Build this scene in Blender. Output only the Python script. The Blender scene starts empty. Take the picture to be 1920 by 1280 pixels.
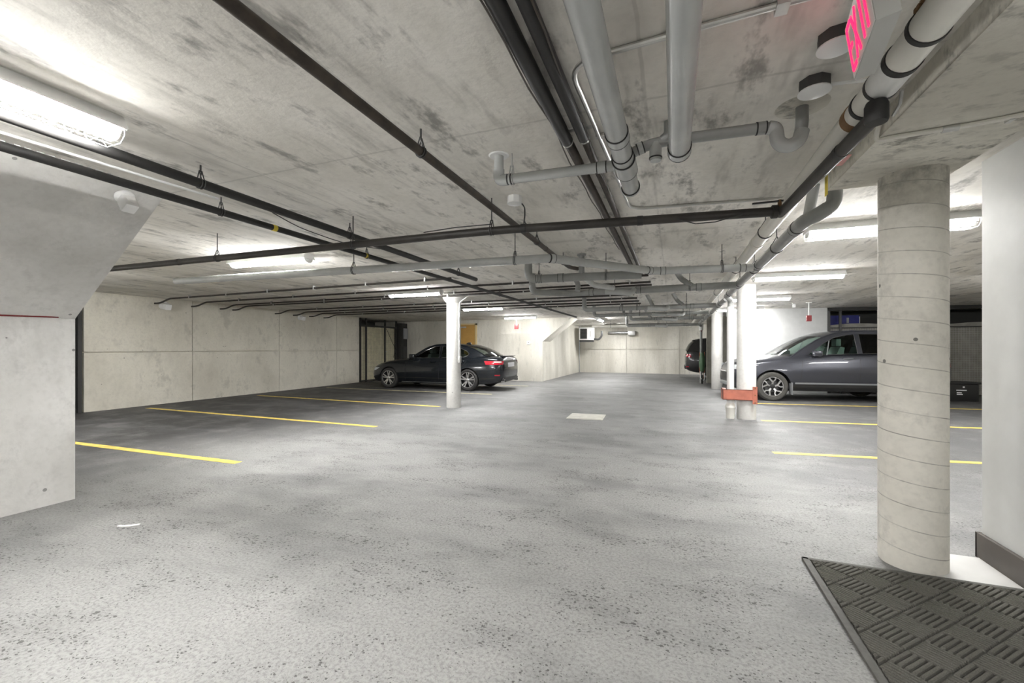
import bpy, bmesh, math, random
from mathutils import Vector, Matrix
from mathutils.geometry import tessellate_polygon
random.seed(7)
S = bpy.context.scene
COL = S.collection
PI = math.pi

# ------------------------------------------------------------------ camera
H_CAM = 1.30
F_PX = 800.0                       # focal length in pixels of the 1920 px frame
YAW = math.atan(302 / F_PX)        # the aisle runs along +Y, the camera looks a little to its left
HZ = 652.0
cam = bpy.data.cameras.new('camera'); camo = bpy.data.objects.new('camera', cam); COL.objects.link(camo)
cam.sensor_width = 36; cam.lens = F_PX / 1920 * 36; cam.shift_y = (HZ - 640) / 1920
cam.clip_start = 0.02
camo.location = (0, 0, H_CAM); camo.rotation_euler = (PI / 2, 0, YAW)
S.camera = camo
# ------------------------------------------------------------------ world / exposure
w = bpy.data.worlds.new('world'); S.world = w; w.use_nodes = True
w.node_tree.nodes['Background'].inputs[0].default_value = (0.9, 0.95, 1, 1)
w.node_tree.nodes['Background'].inputs[1].default_value = 0.05
S.view_settings.view_transform = 'Standard'; S.view_settings.look = 'None'
S.view_settings.gamma = 1; S.view_settings.use_curve_mapping = False
S.view_settings.exposure = 2.42
LAMP = 42.0                        # radiance of the lamp lenses
S.cycles.max_bounces = 5; S.cycles.diffuse_bounces = 4; S.cycles.glossy_bounces = 3; S.cycles.transparent_max_bounces = 8
S.cycles.use_adaptive_sampling = True; S.cycles.adaptive_threshold = 0.05
ZC = 2.45                          # ceiling height
ZB = 2.345                         # underside of the dropped beam

sn, cs = math.sin(YAW), math.cos(YAW)
def at(px, py, z):
    """ground-plan position of a point of known height z seen in the photograph"""
    zc = F_PX * (z - H_CAM) / (HZ - py); xc = (px - 960) / F_PX * zc
    return Vector((-sn * zc + cs * xc, cs * zc + sn * xc, z))

# ------------------------------------------------------------------ materials
MATS = {}
def newmat(name):
    m = bpy.data.materials.new(name); m.use_nodes = True; nt = m.node_tree
    b = nt.nodes['Principled BSDF']; MATS[name] = m
    return m, nt, b
def N(nt, t, **kw):
    n = nt.nodes.new(t)
    for k, v in kw.items():
        if k.startswith('i_'): n.inputs[k[2:].replace('_', ' ')].default_value = v
        else: setattr(n, k, v)
    return n
def L(nt, a, b): nt.links.new(a, b)
def math_n(nt, op, a, b=None, c=None):
    n = N(nt, 'ShaderNodeMath', operation=op)
    for i, v in enumerate((a, b, c)):
        if v is None: continue
        if isinstance(v, (int, float)): n.inputs[i].default_value = v
        else: L(nt, v, n.inputs[i])
    return n.outputs[0]
def mixc(nt, fac, a, b, mode='MIX'):
    n = N(nt, 'ShaderNodeMix', data_type='RGBA', blend_type=mode)
    for sock, v in ((n.inputs[0], fac), (n.inputs[6], a), (n.inputs[7], b)):
        if isinstance(v, (int, float)): sock.default_value = v
        elif isinstance(v, tuple): sock.default_value = (*v, 1)
        else: L(nt, v, sock)
    return n.outputs[2]
def ramp(nt, fac, p0, p1, c0=0.0, c1=1.0):
    n = N(nt, 'ShaderNodeMapRange', interpolation_type='SMOOTHSTEP'); L(nt, fac, n.inputs[0])
    n.inputs[1].default_value = p0; n.inputs[2].default_value = p1
    n.inputs[3].default_value = c0; n.inputs[4].default_value = c1
    return n.outputs[0]
def noise(nt, vec, scale, detail=4, rough=0.55, sc=(1, 1, 1)):
    mp = N(nt, 'ShaderNodeMapping'); mp.inputs['Scale'].default_value = sc; L(nt, vec, mp.inputs[0])
    n = N(nt, 'ShaderNodeTexNoise'); n.inputs['Scale'].default_value = scale
    n.inputs['Detail'].default_value = detail; n.inputs['Roughness'].default_value = rough
    L(nt, mp.outputs[0], n.inputs[0]); return n.outputs[0]
def plain(name, col, rough=0.5, metal=0.0, spec=0.5, coat=0.0, var=0.0, vs=6.0):
    m, nt, b = newmat(name)
    b.inputs['Base Color'].default_value = (*col, 1); b.inputs['Roughness'].default_value = rough
    b.inputs['Metallic'].default_value = metal; b.inputs['Specular IOR Level'].default_value = spec
    b.inputs['Coat Weight'].default_value = coat
    if var:
        g = N(nt, 'ShaderNodeNewGeometry').outputs['Position']
        f = noise(nt, g, vs, 4)
        c = mixc(nt, ramp(nt, f, 0.35, 0.7), tuple(x * (1 - var) for x in col), tuple(min(1, x * (1 + var * .5)) for x in col))
        L(nt, c, b.inputs['Base Color'])
    return m
def emit(name, col, s):
    m, nt, b = newmat(name)
    b.inputs['Base Color'].default_value = (*col, 1)
    b.inputs['Emission Color'].default_value = (*col, 1); b.inputs['Emission Strength'].default_value = s
    return m

def concrete(name, col, dark, stain=0.5, streak=(1, 1, 1), seams=None, rough=0.85, holes=0.0, spiral=None, sscale=1.2):
    m, nt, b = newmat(name)
    pos = N(nt, 'ShaderNodeNewGeometry').outputs['Position']
    n1 = noise(nt, pos, sscale, 4, 0.62, streak)
    n2 = noise(nt, pos, sscale * 4.0, 5, 0.68, streak)
    n4 = noise(nt, pos, sscale * 9.0, 3, 0.7, tuple(q * q * .8 for q in streak))
    n3 = noise(nt, pos, 26, 3, 0.6)
    c = mixc(nt, ramp(nt, n1, 0.36, 0.66), dark, col)
    c = mixc(nt, math_n(nt, 'MULTIPLY', ramp(nt, n2, 0.53, 0.70), stain), c, tuple(x * .36 for x in dark))
    c = mixc(nt, math_n(nt, 'MULTIPLY', ramp(nt, n4, 0.50, 0.72), stain * .55), c, tuple(x * .5 for x in dark))
    c = mixc(nt, math_n(nt, 'MULTIPLY', ramp(nt, n3, 0.4, 0.75), 0.16), c, tuple(x * .6 for x in dark))
    height = n3
    if holes:
        vo = N(nt, 'ShaderNodeTexVoronoi'); vo.inputs['Scale'].default_value = 9.0; L(nt, pos, vo.inputs[0])
        wn = N(nt, 'ShaderNodeTexWhiteNoise', noise_dimensions='3D'); L(nt, vo.outputs['Position'], wn.inputs[0])
        rr = math_n(nt, 'MULTIPLY', math_n(nt, 'POWER', wn.outputs[0], 4.0), 0.13)
        hm = math_n(nt, 'LESS_THAN', vo.outputs['Distance'], rr)
        c = mixc(nt, math_n(nt, 'MULTIPLY', hm, holes), c, tuple(x * .22 for x in dark))
    if seams:      # board marks of the formwork: x0, dx, y0, dy
        sp = N(nt, 'ShaderNodeSeparateXYZ'); L(nt, pos, sp.inputs[0])
        wob = math_n(nt, 'MULTIPLY', math_n(nt, 'SUBTRACT', n2, 0.5), 0.03)
        ms = []
        for ax, (o0, d0) in zip((sp.outputs[0], sp.outputs[1]), ((seams[0], seams[1]), (seams[2], seams[3]))):
            f = math_n(nt, 'DIVIDE', math_n(nt, 'SUBTRACT', math_n(nt, 'ADD', ax, wob), o0), d0)
            f = math_n(nt, 'ABSOLUTE', math_n(nt, 'SUBTRACT', math_n(nt, 'FRACT', math_n(nt, 'ADD', f, 0.5)), 0.5))
            f = math_n(nt, 'MULTIPLY', f, d0)
            ms.append(ramp(nt, f, 0.004, 0.012, 1, 0))
            ms.append(math_n(nt, 'MULTIPLY', ramp(nt, f, 0.0, 0.1, 1, 0), math_n(nt, 'MULTIPLY', ramp(nt, n1, 0.52, 0.4), 0.6)))
        sm = ms[0]
        for q in ms[1:]: sm = math_n(nt, 'MAXIMUM', sm, q)
        sm = math_n(nt, 'MULTIPLY', sm, ramp(nt, n1, 0.3, 0.62, 1.0, 0.35))
        c = mixc(nt, math_n(nt, 'MULTIPLY', sm, 0.6), c, tuple(x * .45 for x in dark))
    if spiral:     # seams left by the spiral-wound paper form
        tc = N(nt, 'ShaderNodeTexCoord').outputs['Object']
        sp = N(nt, 'ShaderNodeSeparateXYZ'); L(nt, tc, sp.inputs[0])
        ang = math_n(nt, 'DIVIDE', math_n(nt, 'ARCTAN2', sp.outputs[1], sp.outputs[0]), 2 * PI)
        f = math_n(nt, 'DIVIDE', math_n(nt, 'ADD', sp.outputs[2], math_n(nt, 'MULTIPLY', ang, spiral)), spiral)
        f = math_n(nt, 'ABSOLUTE', math_n(nt, 'SUBTRACT', math_n(nt, 'FRACT', f), 0.5))
        sm = math_n(nt, 'MULTIPLY', ramp(nt, f, 0.008, 0.03, 1, 0), ramp(nt, n2, 0.35, 0.62, .85, 0.3))
        c = mixc(nt, sm, c, tuple(x * .35 for x in dark))
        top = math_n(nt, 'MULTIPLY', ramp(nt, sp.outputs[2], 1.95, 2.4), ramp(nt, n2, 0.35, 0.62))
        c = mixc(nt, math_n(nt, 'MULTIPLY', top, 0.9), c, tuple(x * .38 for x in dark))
    L(nt, c, b.inputs['Base Color']); b.inputs['Roughness'].default_value = rough
    b.inputs['Specular IOR Level'].default_value = 0.25
    bp = N(nt, 'ShaderNodeBump'); bp.inputs['Strength'].default_value = 0.35; bp.inputs['Distance'].default_value = 0.006
    L(nt, height, bp.inputs['Height']); L(nt, bp.outputs[0], b.inputs['Normal'])
    return m

def asphalt():
    m, nt, b = newmat('asphalt')
    pos = N(nt, 'ShaderNodeNewGeometry').outputs['Position']
    sp = N(nt, 'ShaderNodeSeparateXYZ'); L(nt, pos, sp.inputs[0])
    big = noise(nt, pos, 0.5, 3, 0.6, (1, .7, 1)); mid = noise(nt, pos, 2.2, 4, 0.65); fine = noise(nt, pos, 60, 3, 0.7)
    wx = math_n(nt, 'ADD', sp.outputs[0], math_n(nt, 'MULTIPLY', math_n(nt, 'SUBTRACT', big, 0.5), 2.4))
    # pale dust of the driving aisle against the cleaner, darker bays
    lane = math_n(nt, 'MULTIPLY', ramp(nt, wx, -7.4, -3.8), ramp(nt, wx, 2.4, 0.2, 0.5, 1))
    bands = noise(nt, pos, 0.9, 4, 0.6, (0.55, 1.25, 1)); bands2 = noise(nt, pos, 2.6, 4, 0.65, (0.6, 1.2, 1))
    wy = math_n(nt, 'ADD', sp.outputs[1], math_n(nt, 'MULTIPLY', math_n(nt, 'SUBTRACT', bands, 0.5), 4.0))
    dust = mixc(nt, ramp(nt, wy, 2.8, 7.5), (0.315, 0.312, 0.302), (0.215, 0.215, 0.215))
    c = mixc(nt, lane, (0.030, 0.029, 0.028), dust)
    c = mixc(nt, math_n(nt, 'MULTIPLY', ramp(nt, bands, 0.44, 0.66), 0.55), c, (0.12, 0.12, 0.122))
    c = mixc(nt, math_n(nt, 'MULTIPLY', ramp(nt, bands2, 0.48, 0.74), 0.4), c, (0.14, 0.138, 0.135))
    c = mixc(nt, math_n(nt, 'MULTIPLY', ramp(nt, mid, 0.45, 0.75), 0.2), c, (0.50, 0.49, 0.47))
    c = mixc(nt, math_n(nt, 'MULTIPLY', ramp(nt, fine, 0.40, 0.68), 0.5), c, (0.10, 0.10, 0.098))
    jn = N(nt, 'ShaderNodeTexNoise'); jn.inputs['Scale'].default_value = 130; jn.inputs['Detail'].default_value = 1; L(nt, pos, jn.inputs[0])
    jv = N(nt, 'ShaderNodeVectorMath', operation='MULTIPLY_ADD'); L(nt, jn.outputs['Color'], jv.inputs[0]); jv.inputs[1].default_value = (.012, .012, .012); L(nt, pos, jv.inputs[2])
    pits = []
    for scl, pw, lo, hi in ((95.0, 2.6, 0.15, 0.62), (48.0, 5.0, 0.10, 0.50)):
        vo = N(nt, 'ShaderNodeTexVoronoi'); vo.inputs['Scale'].default_value = scl
        mp = N(nt, 'ShaderNodeMapping'); L(nt, jv.outputs[0], mp.inputs[0]); mp.inputs['Scale'].default_value = (0.7, 1.0, 1)
        L(nt, mp.outputs[0], vo.inputs[0])
        wn = N(nt, 'ShaderNodeTexWhiteNoise', noise_dimensions='3D'); L(nt, vo.outputs['Position'], wn.inputs[0])
        rr = math_n(nt, 'MULTIPLY', math_n(nt, 'POWER', wn.outputs[0], pw), ramp(nt, bands2, 0.36, 0.64, lo, hi))
        pits.append(math_n(nt, 'LESS_THAN', vo.outputs['Distance'], rr))
    pit = math_n(nt, 'MAXIMUM', pits[0], pits[1])
    c = mixc(nt, math_n(nt, 'MULTIPLY', pit, 0.8), c, (0.045, 0.043, 0.04))
    L(nt, c, b.inputs['Base Color'])
    b.inputs['Roughness'].default_value = 0.62; b.inputs['Specular IOR Level'].default_value = 0.4
    hgt = fine
    bp = N(nt, 'ShaderNodeBump'); bp.inputs['Strength'].default_value = 0.8; bp.inputs['Distance'].default_value = 0.006
    L(nt, hgt, bp.inputs['Height']); L(nt, bp.outputs[0], b.inputs['Normal'])
    return m
def glass(name, tint, gloss=0.08):
    m = bpy.data.materials.new(name); m.use_nodes = True; nt = m.node_tree; nt.nodes.clear(); MATS[name] = m
    o = N(nt, 'ShaderNodeOutputMaterial'); t = N(nt, 'ShaderNodeBsdfTransparent'); t.inputs[0].default_value = (*tint, 1)
    g = N(nt, 'ShaderNodeBsdfGlossy'); g.inputs['Roughness'].default_value = 0.02
    fr = N(nt, 'ShaderNodeFresnel'); fr.inputs[0].default_value = 1.5
    mx = N(nt, 'ShaderNodeMixShader'); L(nt, fr.outputs[0], mx.inputs[0]); L(nt, t.outputs[0], mx.inputs[1]); L(nt, g.outputs[0], mx.inputs[2])
    L(nt, mx.outputs[0], o.inputs[0]); return m
def carpaint(name, col, rough=0.28, metal=0.35):
    m, nt, b = newmat(name)
    fl = noise(nt, N(nt, 'ShaderNodeTexCoord').outputs['Object'], 900, 2)
    L(nt, mixc(nt, ramp(nt, fl, .4, .7), col, tuple(min(1, x * 1.25) for x in col)), b.inputs['Base Color'])
    b.inputs['Roughness'].default_value = rough; b.inputs['Metallic'].default_value = metal
    b.inputs['Coat Weight'].default_value = 0.8; b.inputs['Coat Roughness'].default_value = 0.05
    return m

concrete('ceiling_concrete', (0.87, 0.845, 0.795), (0.67, 0.645, 0.59), 0.85, (1.0, 0.45, 1), (-0.12, 1.22, 2.07, 2.44))
concrete('beam_concrete', (0.80, 0.775, 0.70), (0.58, 0.555, 0.49), 0.9, (1.0, 1.3, 1))
concrete('wall_concrete', (0.78, 0.75, 0.66), (0.62, 0.59, 0.51), 0.32, (1, 0.8, 0.6), None, 0.85, 0.6, sscale=0.8)
concrete('pale_concrete', (0.70, 0.69, 0.67), (0.56, 0.55, 0.525), 0.25, (1, 1, 0.7), None, 0.8, 0.7)
concrete('cream_concrete', (0.66, 0.64, 0.575), (0.50, 0.48, 0.42), 0.35, (1, 1, 0.3), None, 0.85, 0.4)
concrete('column_concrete', (0.80, 0.77, 0.70), (0.66, 0.635, 0.57), 0.3, (1, 1, 1), None, 0.75, 0.9, 0.135)
concrete('column_white', (0.62, 0.615, 0.59), (0.52, 0.51, 0.485), 0.15, (1, 1, 1), None, 0.7, 0.5)
plain('white_wall', (0.63, 0.635, 0.625), 0.6, var=0.04)
plain('pier_beige', (0.38, 0.365, 0.31), 0.8, var=0.1)
asphalt()
plain('yellow_paint', (0.74, 0.56, 0.12), 0.6, var=0.25, vs=9)
plain('faded_paint', (0.62, 0.56, 0.33), 0.7, var=0.3, vs=9)
plain('black_pipe', (0.030, 0.026, 0.022), 0.5, var=0.3)
plain('brown_pipe', (0.050, 0.038, 0.028), 0.55, 0.2, var=0.35, vs=14)
plain('rubber_wrap', (0.022, 0.021, 0.020), 0.55, var=0.25)
plain('grey_pvc', (0.44, 0.45, 0.44), 0.24, var=0.08)
plain('grey_pvc_dark', (0.27, 0.275, 0.265), 0.4, var=0.12)
plain('black_seal', (0.015, 0.015, 0.015), 0.5)
plain('white_pvc', (0.74, 0.72, 0.66), 0.4, var=0.06)
plain('white_pvc_clean', (0.72, 0.72, 0.70), 0.4, var=0.05)
plain('steel', (0.62, 0.62, 0.60), 0.35, 0.9, var=0.1)
plain('dark_steel', (0.10, 0.10, 0.10), 0.45, 0.7)
plain('galvanised', (0.50, 0.50, 0.49), 0.4, 0.7, var=0.12)
plain('white_enamel', (0.80, 0.80, 0.79), 0.4)
plain('white_plastic', (0.78, 0.78, 0.77), 0.45)
plain('grey_plastic', (0.45, 0.45, 0.43), 0.5)
plain('mud_flap_grey', (0.16, 0.165, 0.17), 0.5)
plain('black_plastic', (0.02, 0.02, 0.02), 0.4)
plain('red_plastic', (0.20, 0.010, 0.012), 0.4)
plain('primer_red', (0.40, 0.13, 0.085), 0.6, var=0.2)
plain('rust', (0.22, 0.12, 0.05), 0.7, var=0.3)
plain('baseboard_brown', (0.075, 0.062, 0.05), 0.5, var=0.15)
plain('mat_fibre', (0.135, 0.130, 0.115), 0.95, spec=0.1, var=0.22, vs=240)
plain('mat_rubber', (0.10, 0.097, 0.086), 0.75, var=0.15, vs=40)
plain('pad_white', (0.55, 0.545, 0.525), 0.5, var=0.04)
plain('door_tan', (0.50, 0.29, 0.075), 0.5, var=0.06)
plain('door_frame', (0.60, 0.47, 0.25), 0.5)
plain('tarp_cream', (0.82, 0.77, 0.56), 0.7, var=0.1)
plain('tarp_grey', (0.30, 0.29, 0.26), 0.7, var=0.15)
plain('cage_dark', (0.05, 0.05, 0.048), 0.5, 0.4)
plain('interior_dark', (0.055, 0.055, 0.052), 0.9)
plain('box_blue', (0.022, 0.026, 0.16), 0.6, var=0.2)
plain('box_grey', (0.33, 0.34, 0.35), 0.6)
plain('yellow_tape', (0.70, 0.55, 0.06), 0.6)
plain('pink_tag', (0.70, 0.36, 0.33), 0.6)
plain('tyre', (0.024, 0.023, 0.022), 0.75)
plain('tyre_dusty', (0.060, 0.058, 0.052), 0.85, var=0.2)
plain('alloy', (0.62, 0.62, 0.62), 0.25, 0.9)
plain('alloy_dark', (0.03, 0.03, 0.03), 0.4, 0.5)
plain('chrome', (0.80, 0.80, 0.80), 0.12, 1.0)
plain('silver_trim', (0.42, 0.44, 0.46), 0.3, 0.7)
plain('seat_leather', (0.20, 0.21, 0.20), 0.6)
plain('plate_white', (0.75, 0.75, 0.78), 0.4)
plain('tail_red', (0.36, 0.008, 0.02), 0.12, coat=1.0)
plain('lamp_clear', (0.55, 0.57, 0.58), 0.1, coat=1.0)
plain('green_paint', (0.055, 0.11, 0.055), 0.6)
plain('orange_rust', (0.22, 0.08, 0.03), 0.7)
plain('drain_cover', (0.58, 0.565, 0.51), 0.8, var=0.1)
plain('paper', (0.85, 0.85, 0.84), 0.8)
carpaint('paint_black', (0.006, 0.008, 0.011), 0.22, 0.2)
carpaint('paint_slate', (0.045, 0.047, 0.057), 0.32, 0.5)
carpaint('paint_graphite', (0.02, 0.02, 0.021), 0.3, 0.4)
glass('glass_dark', (0.40, 0.48, 0.44)); glass('glass_green', (0.62, 0.80, 0.72)); glass('glass_privacy', (0.03, 0.035, 0.035)); glass('glass_clear', (0.75, 0.82, 0.78))
emit('lamp_lens', (1.0, 0.995, 0.985), LAMP)
emit('exit_red', (1.0, 0.012, 0.075), 0.5)

# ------------------------------------------------------------------ mesh helpers
class MB:
    def __init__(s): s.v = []; s.f = []; s.m = []
    def add(s, vs, fs, mi=0):
        o = len(s.v); s.v += [tuple(v) for v in vs]; s.f += [tuple(i + o for i in f) for f in fs]; s.m += [mi] * len(fs); return s
    def box(s, a, b, mi=0):
        (x0, y0, z0), (x1, y1, z1) = a, b
        vs = [(x0, y0, z0), (x1, y0, z0), (x1, y1, z0), (x0, y1, z0), (x0, y0, z1), (x1, y0, z1), (x1, y1, z1), (x0, y1, z1)]
        return s.add(vs, [(3, 2, 1, 0), (4, 5, 6, 7), (0, 1, 5, 4), (1, 2, 6, 5), (2, 3, 7, 6), (3, 0, 4, 7)], mi)
    def bbox(s, a, b, c=0.004, mi=0):
        """box with chamfered edges"""
        bm = bmesh.new(); bmesh.ops.create_cube(bm, size=1)
        for v in bm.verts: v.co = Vector([(a[i] + b[i]) / 2 + v.co[i] * (b[i] - a[i]) for i in range(3)])
        bmesh.ops.bevel(bm, geom=list(bm.edges), offset=c, segments=2, affect='EDGES', profile=0.6)
        return s.frombm(bm, mi)
    def frombm(s, bm, mi=0):
        bm.verts.index_update(); vs = [v.co.copy() for v in bm.verts]; fs = [[v.index for v in f.verts] for f in bm.faces]; bm.free()
        return s.add(vs, fs, mi)
    def prism(s, poly, d0, d1, axis=1, mi=0):
        """extrude a polygon given in the two other axes"""
        def P(p, d):
            return {0: (d, p[0], p[1]), 1: (p[0], d, p[1]), 2: (p[0], p[1], d)}[axis]
        n = len(poly); vs = [P(p, d0) for p in poly] + [P(p, d1) for p in poly]
        return s.add(vs, [tuple(range(n)), tuple(range(2 * n - 1, n - 1, -1))] + [(i, i + n, (i + 1) % n + n, (i + 1) % n) for i in range(n)], mi)
    def ring(s, c, axis, prof, n=24, mi=0, closed=False, ref=None):
        """lathe: prof = [(along axis, radius)]"""
        a = Vector(axis).normalized(); u = Vector(ref).normalized() if ref else a.orthogonal().normalized(); v = a.cross(u); c = Vector(c)
        vs = []; fs = []
        for (t, r) in prof:
            for k in range(n):
                q = 2 * PI * k / n; vs.append(c + a * t + (u * math.cos(q) + v * math.sin(q)) * r)
        m = len(prof)
        for i in range(m if closed else m - 1):
            for k in range(n):
                i2 = (i + 1) % m; fs.append((i * n + k, i * n + (k + 1) % n, i2 * n + (k + 1) % n, i2 * n + k))
        if not closed:
            fs.append(tuple(range(n - 1, -1, -1))); fs.append(tuple((m - 1) * n + k for k in range(n)))
        return s.add(vs, fs, mi)
    def tube(s, pts, r, n=12, mi=0, closed=False, cap=True):
        pts = [Vector(p) for p in pts]; m = len(pts)
        tan = []
        for i in range(m):
            a = pts[(i - 1) % m] if (closed or i > 0) else pts[i]; b = pts[(i + 1) % m] if (closed or i < m - 1) else pts[i]
            tan.append((b - a).normalized())
        u = tan[0].orthogonal().normalized(); vs = []; fs = []
        for i in range(m):
            u = (u - tan[i] * u.dot(tan[i])).normalized(); v = tan[i].cross(u)
            rr = r[i] if isinstance(r, (list, tuple)) else r
            for k in range(n):
                q = 2 * PI * k / n; vs.append(pts[i] + (u * math.cos(q) + v * math.sin(q)) * rr)
        for i in range(m if closed else m - 1):
            for k in range(n):
                i2 = (i + 1) % m; fs.append((i * n + k, i * n + (k + 1) % n, i2 * n + (k + 1) % n, i2 * n + k))
        if cap and not closed:
            fs.append(tuple(range(n - 1, -1, -1))); fs.append(tuple((m - 1) * n + k for k in range(n)))
        return s.add(vs, fs, mi)
    def grid(s, rows, mi=0, flip=False):
        nr, nc = len(rows), len(rows[0]); vs = [p for r in rows for p in r]; fs = []
        for i in range(nr - 1):
            for j in range(nc - 1):
                f = (i * nc + j, i * nc + j + 1, (i + 1) * nc + j + 1, (i + 1) * nc + j); fs.append(f[::-1] if flip else f)
        return s.add(vs, fs, mi)
    def mesh(s, name, mats, smooth=True):
        me = bpy.data.meshes.new(name); me.from_pydata(s.v, [], s.f)
        for m in ([mats] if isinstance(mats, str) else mats): me.materials.append(MATS[m])
        me.polygons.foreach_set('material_index', s.m)
        bm = bmesh.new(); bm.from_mesh(me); bmesh.ops.recalc_face_normals(bm, faces=bm.faces); bm.to_mesh(me); bm.free()
        if smooth:
            me.polygons.foreach_set('use_smooth', [True] * len(me.polygons)); me.set_sharp_from_angle(angle=math.radians(35))
        me.update(); return me
    def build(s, name, mats, parent=None, smooth=True):
        o = bpy.data.objects.new(name, s.mesh(name, mats, smooth)); COL.objects.link(o)
        if parent: o.parent = parent
        return o
def fillet(pts, R, n=6):
    pts = [Vector(p) for p in pts]; out = [pts[0]]
    for i in range(1, len(pts) - 1):
        a, b, c = pts[i - 1], pts[i], pts[i + 1]; d1 = (a - b); d2 = (c - b); l = min(R, d1.length * .49, d2.length * .49)
        p, q = b + d1.normalized() * l, b + d2.normalized() * l
        for k in range(n + 1):
            t = k / n; out.append(p * (1 - t) ** 2 + b * 2 * t * (1 - t) + q * t * t)
    out.append(pts[-1]); return out
def tag(o, label, cat, group=None, kind=None):
    o['label'] = label; o['category'] = cat
    if group: o['group'] = group
    if kind: o['kind'] = kind
    return o
def thing(name, label, cat, loc=(0, 0, 0), rz=0, group=None):
    o = bpy.data.objects.new(name, None); COL.objects.link(o); o.empty_display_size = 0.1
    o.location = loc; o.rotation_euler = (0, 0, rz); return tag(o, label, cat, group)
def struct(o, label=None):
    o['kind'] = 'structure'
    if label: o['label'] = label
    return o
def copy_tree(o, parent=None):
    c = o.copy(); COL.objects.link(c); c.parent = parent
    for ch in list(o.children): copy_tree(ch, c)
    return c

# ------------------------------------------------------------------ the shell of the garage
X0, X1, Y0, Y1 = -12.6, 9.0, -6.0, 22.7
struct(MB().box((X0 - .2, Y0 - .2, -.2), (X1 + .2, Y1 + .2, 0)).build('floor', 'asphalt', smooth=False), 'grey worn asphalt garage floor')
struct(MB().box((X0 - .2, Y0 - .2, ZC), (X1 + .2, Y1 + .2, ZC + .25)).build('ceiling', 'ceiling_concrete', smooth=False), 'stained board-marked concrete ceiling slab')
struct(MB().box((X0 - .2, Y0, 0), (X0, Y1, ZC)).build('wall_outer', 'interior_dark', smooth=False), 'dark wall behind the storage cages')
struct(MB().box((X0, Y0 - .2, 0), (X1, Y0, ZC)).build('wall_back', 'cream_concrete', smooth=False), 'plain concrete wall')
struct(MB().box((X1, Y0, 0), (X1 + .2, Y1, ZC)).build('wall_side', 'wall_concrete', smooth=False), 'plain concrete wall')
# long poured wall beside the bays: pour lifts and bays of formwork with open joints
def panel_wall(name, label, axis, pos, a, b, joints, zj, face, m, back):
    """axis 0: wall plane at x=pos running along y; axis 1: plane at y=pos running along x"""
    t = 0.06
    def bx(mb, u0, u1, d0, d1, z0, z1):
        return mb.box((min(d0, d1), u0, z0), (max(d0, d1), u1, z1)) if axis == 0 else mb.box((u0, min(d0, d1), z0), (u1, max(d0, d1), z1))
    o = struct(bx(MB(), a, b, pos - face * t, pos - face * 0.25, 0, ZC).build(name, m, smooth=False), label)
    us = [a] + joints + [b]; zs = [0.0] + zj + [ZC]
    for i in range(len(us) - 1):
        for j in range(len(zs) - 1):
            g = 0.007
            jit = 0.002 * ((i * 3 + j * 5) % 3)
            bx(MB(), us[i] + g, us[i + 1] - g, pos - jit * face, pos - face * t, zs[j] + (.011 if j else 0), zs[j + 1] - (.011 if j < len(zs) - 2 else 0)).build('panel', m, o, smooth=False)
    return o
panel_wall('wall_left', 'long grey poured concrete wall behind the parking bays', 0, -11.1, 4.99, 13.05, [7.07, 9.55, 11.9], [1.21], 1, 'wall_concrete', None)
panel_wall('wall_far', 'concrete wall closing the end of the driving aisle', 1, Y1, -4.7, 4.5, [-2.25, .3, 2.7], [1.22], -1, 'cream_concrete', None)
# walls under the sloping stair / ramp soffits
struct(MB().prism([(X0, 0), (-4.82, 0), (-4.82, 1.55), (-3.64, ZC), (X0, ZC)], Y0, 2.11).build('wall_ramp_near', 'pale_concrete', smooth=False), 'white concrete wall under a sloping concrete soffit')
struct(MB().prism([(X0, 0), (-4.72, 0), (-4.72, 1.55), (-3.58, ZC), (X0, ZC)], 15.85, 16.95).build('wall_ramp_far', 'cream_concrete', smooth=False), 'cream concrete wall with a sloping soffit beyond the black sedan')
struct(MB().box((X0, 16.95, 0), (-4.72, Y1, ZC)).build('wall_aisle', 'cream_concrete', smooth=False), 'cream concrete wall leading to the unit heater')
# dropped beam ending over the round column
struct(MB().box((0.96, Y0, ZB), (1.56, 3.40, ZC + .002)).build('ceiling_beam', 'beam_concrete', smooth=False), 'dropped concrete beam over the thick column')
# wall by the entrance door, its base board and the strip of pale floor
struct(MB().box((1.79, Y0, 0), (2.0, 3.50, ZC)).build('wall_right', 'white_wall', smooth=False), 'smooth white wall by the door mat')
bb = MB().bbox((1.765, Y0, .0), (1.79, 3.515, .155), .004).box((1.765, 3.50, 0), (2.0, 3.515, .155)); struct(bb.build('baseboard_right', 'baseboard_brown'), 'dark brown baseboard')
struct(MB().box((1.40, 1.2, 0), (1.80, 3.48, .006)).build('trim_1', 'pad_white', smooth=False), 'strip of smooth white floor beside the mat')
# angled wall behind the slate SUV
AR = math.radians(7.5); AD = Vector((math.cos(AR), math.sin(AR), 0)); AN = Vector((-math.sin(AR), math.cos(AR), 0))
AO = Vector((1.62, 14.27, 0))
def along(t, d=0, z=0): return AO + AD * t + AN * d + Vector((0, 0, z))
def obox(mb, t0, t1, d0, d1, z0, z1, mi=0):
    vs = [along(t, d, z) for z in (z0, z1) for (t, d) in ((t0, d0), (t1, d0), (t1, d1), (t0, d1))]
    return mb.add(vs, [(3, 2, 1, 0), (4, 5, 6, 7), (0, 1, 5, 4), (1, 2, 6, 5), (2, 3, 7, 6), (3, 0, 4, 7)], mi)
TC = 2.53     # where the wall ends and the caged store begins
struct(obox(MB(), 0, TC, 0, .2, 0, ZC).build('wall_bay', 'white_wall', smooth=False), 'white painted wall behind the slate SUV')
struct(obox(MB(), TC - .2, 7.6, 1.5, 1.7, 0, ZC).build('wall_store', 'interior_dark', smooth=False), 'dark back wall of the caged store')
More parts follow.
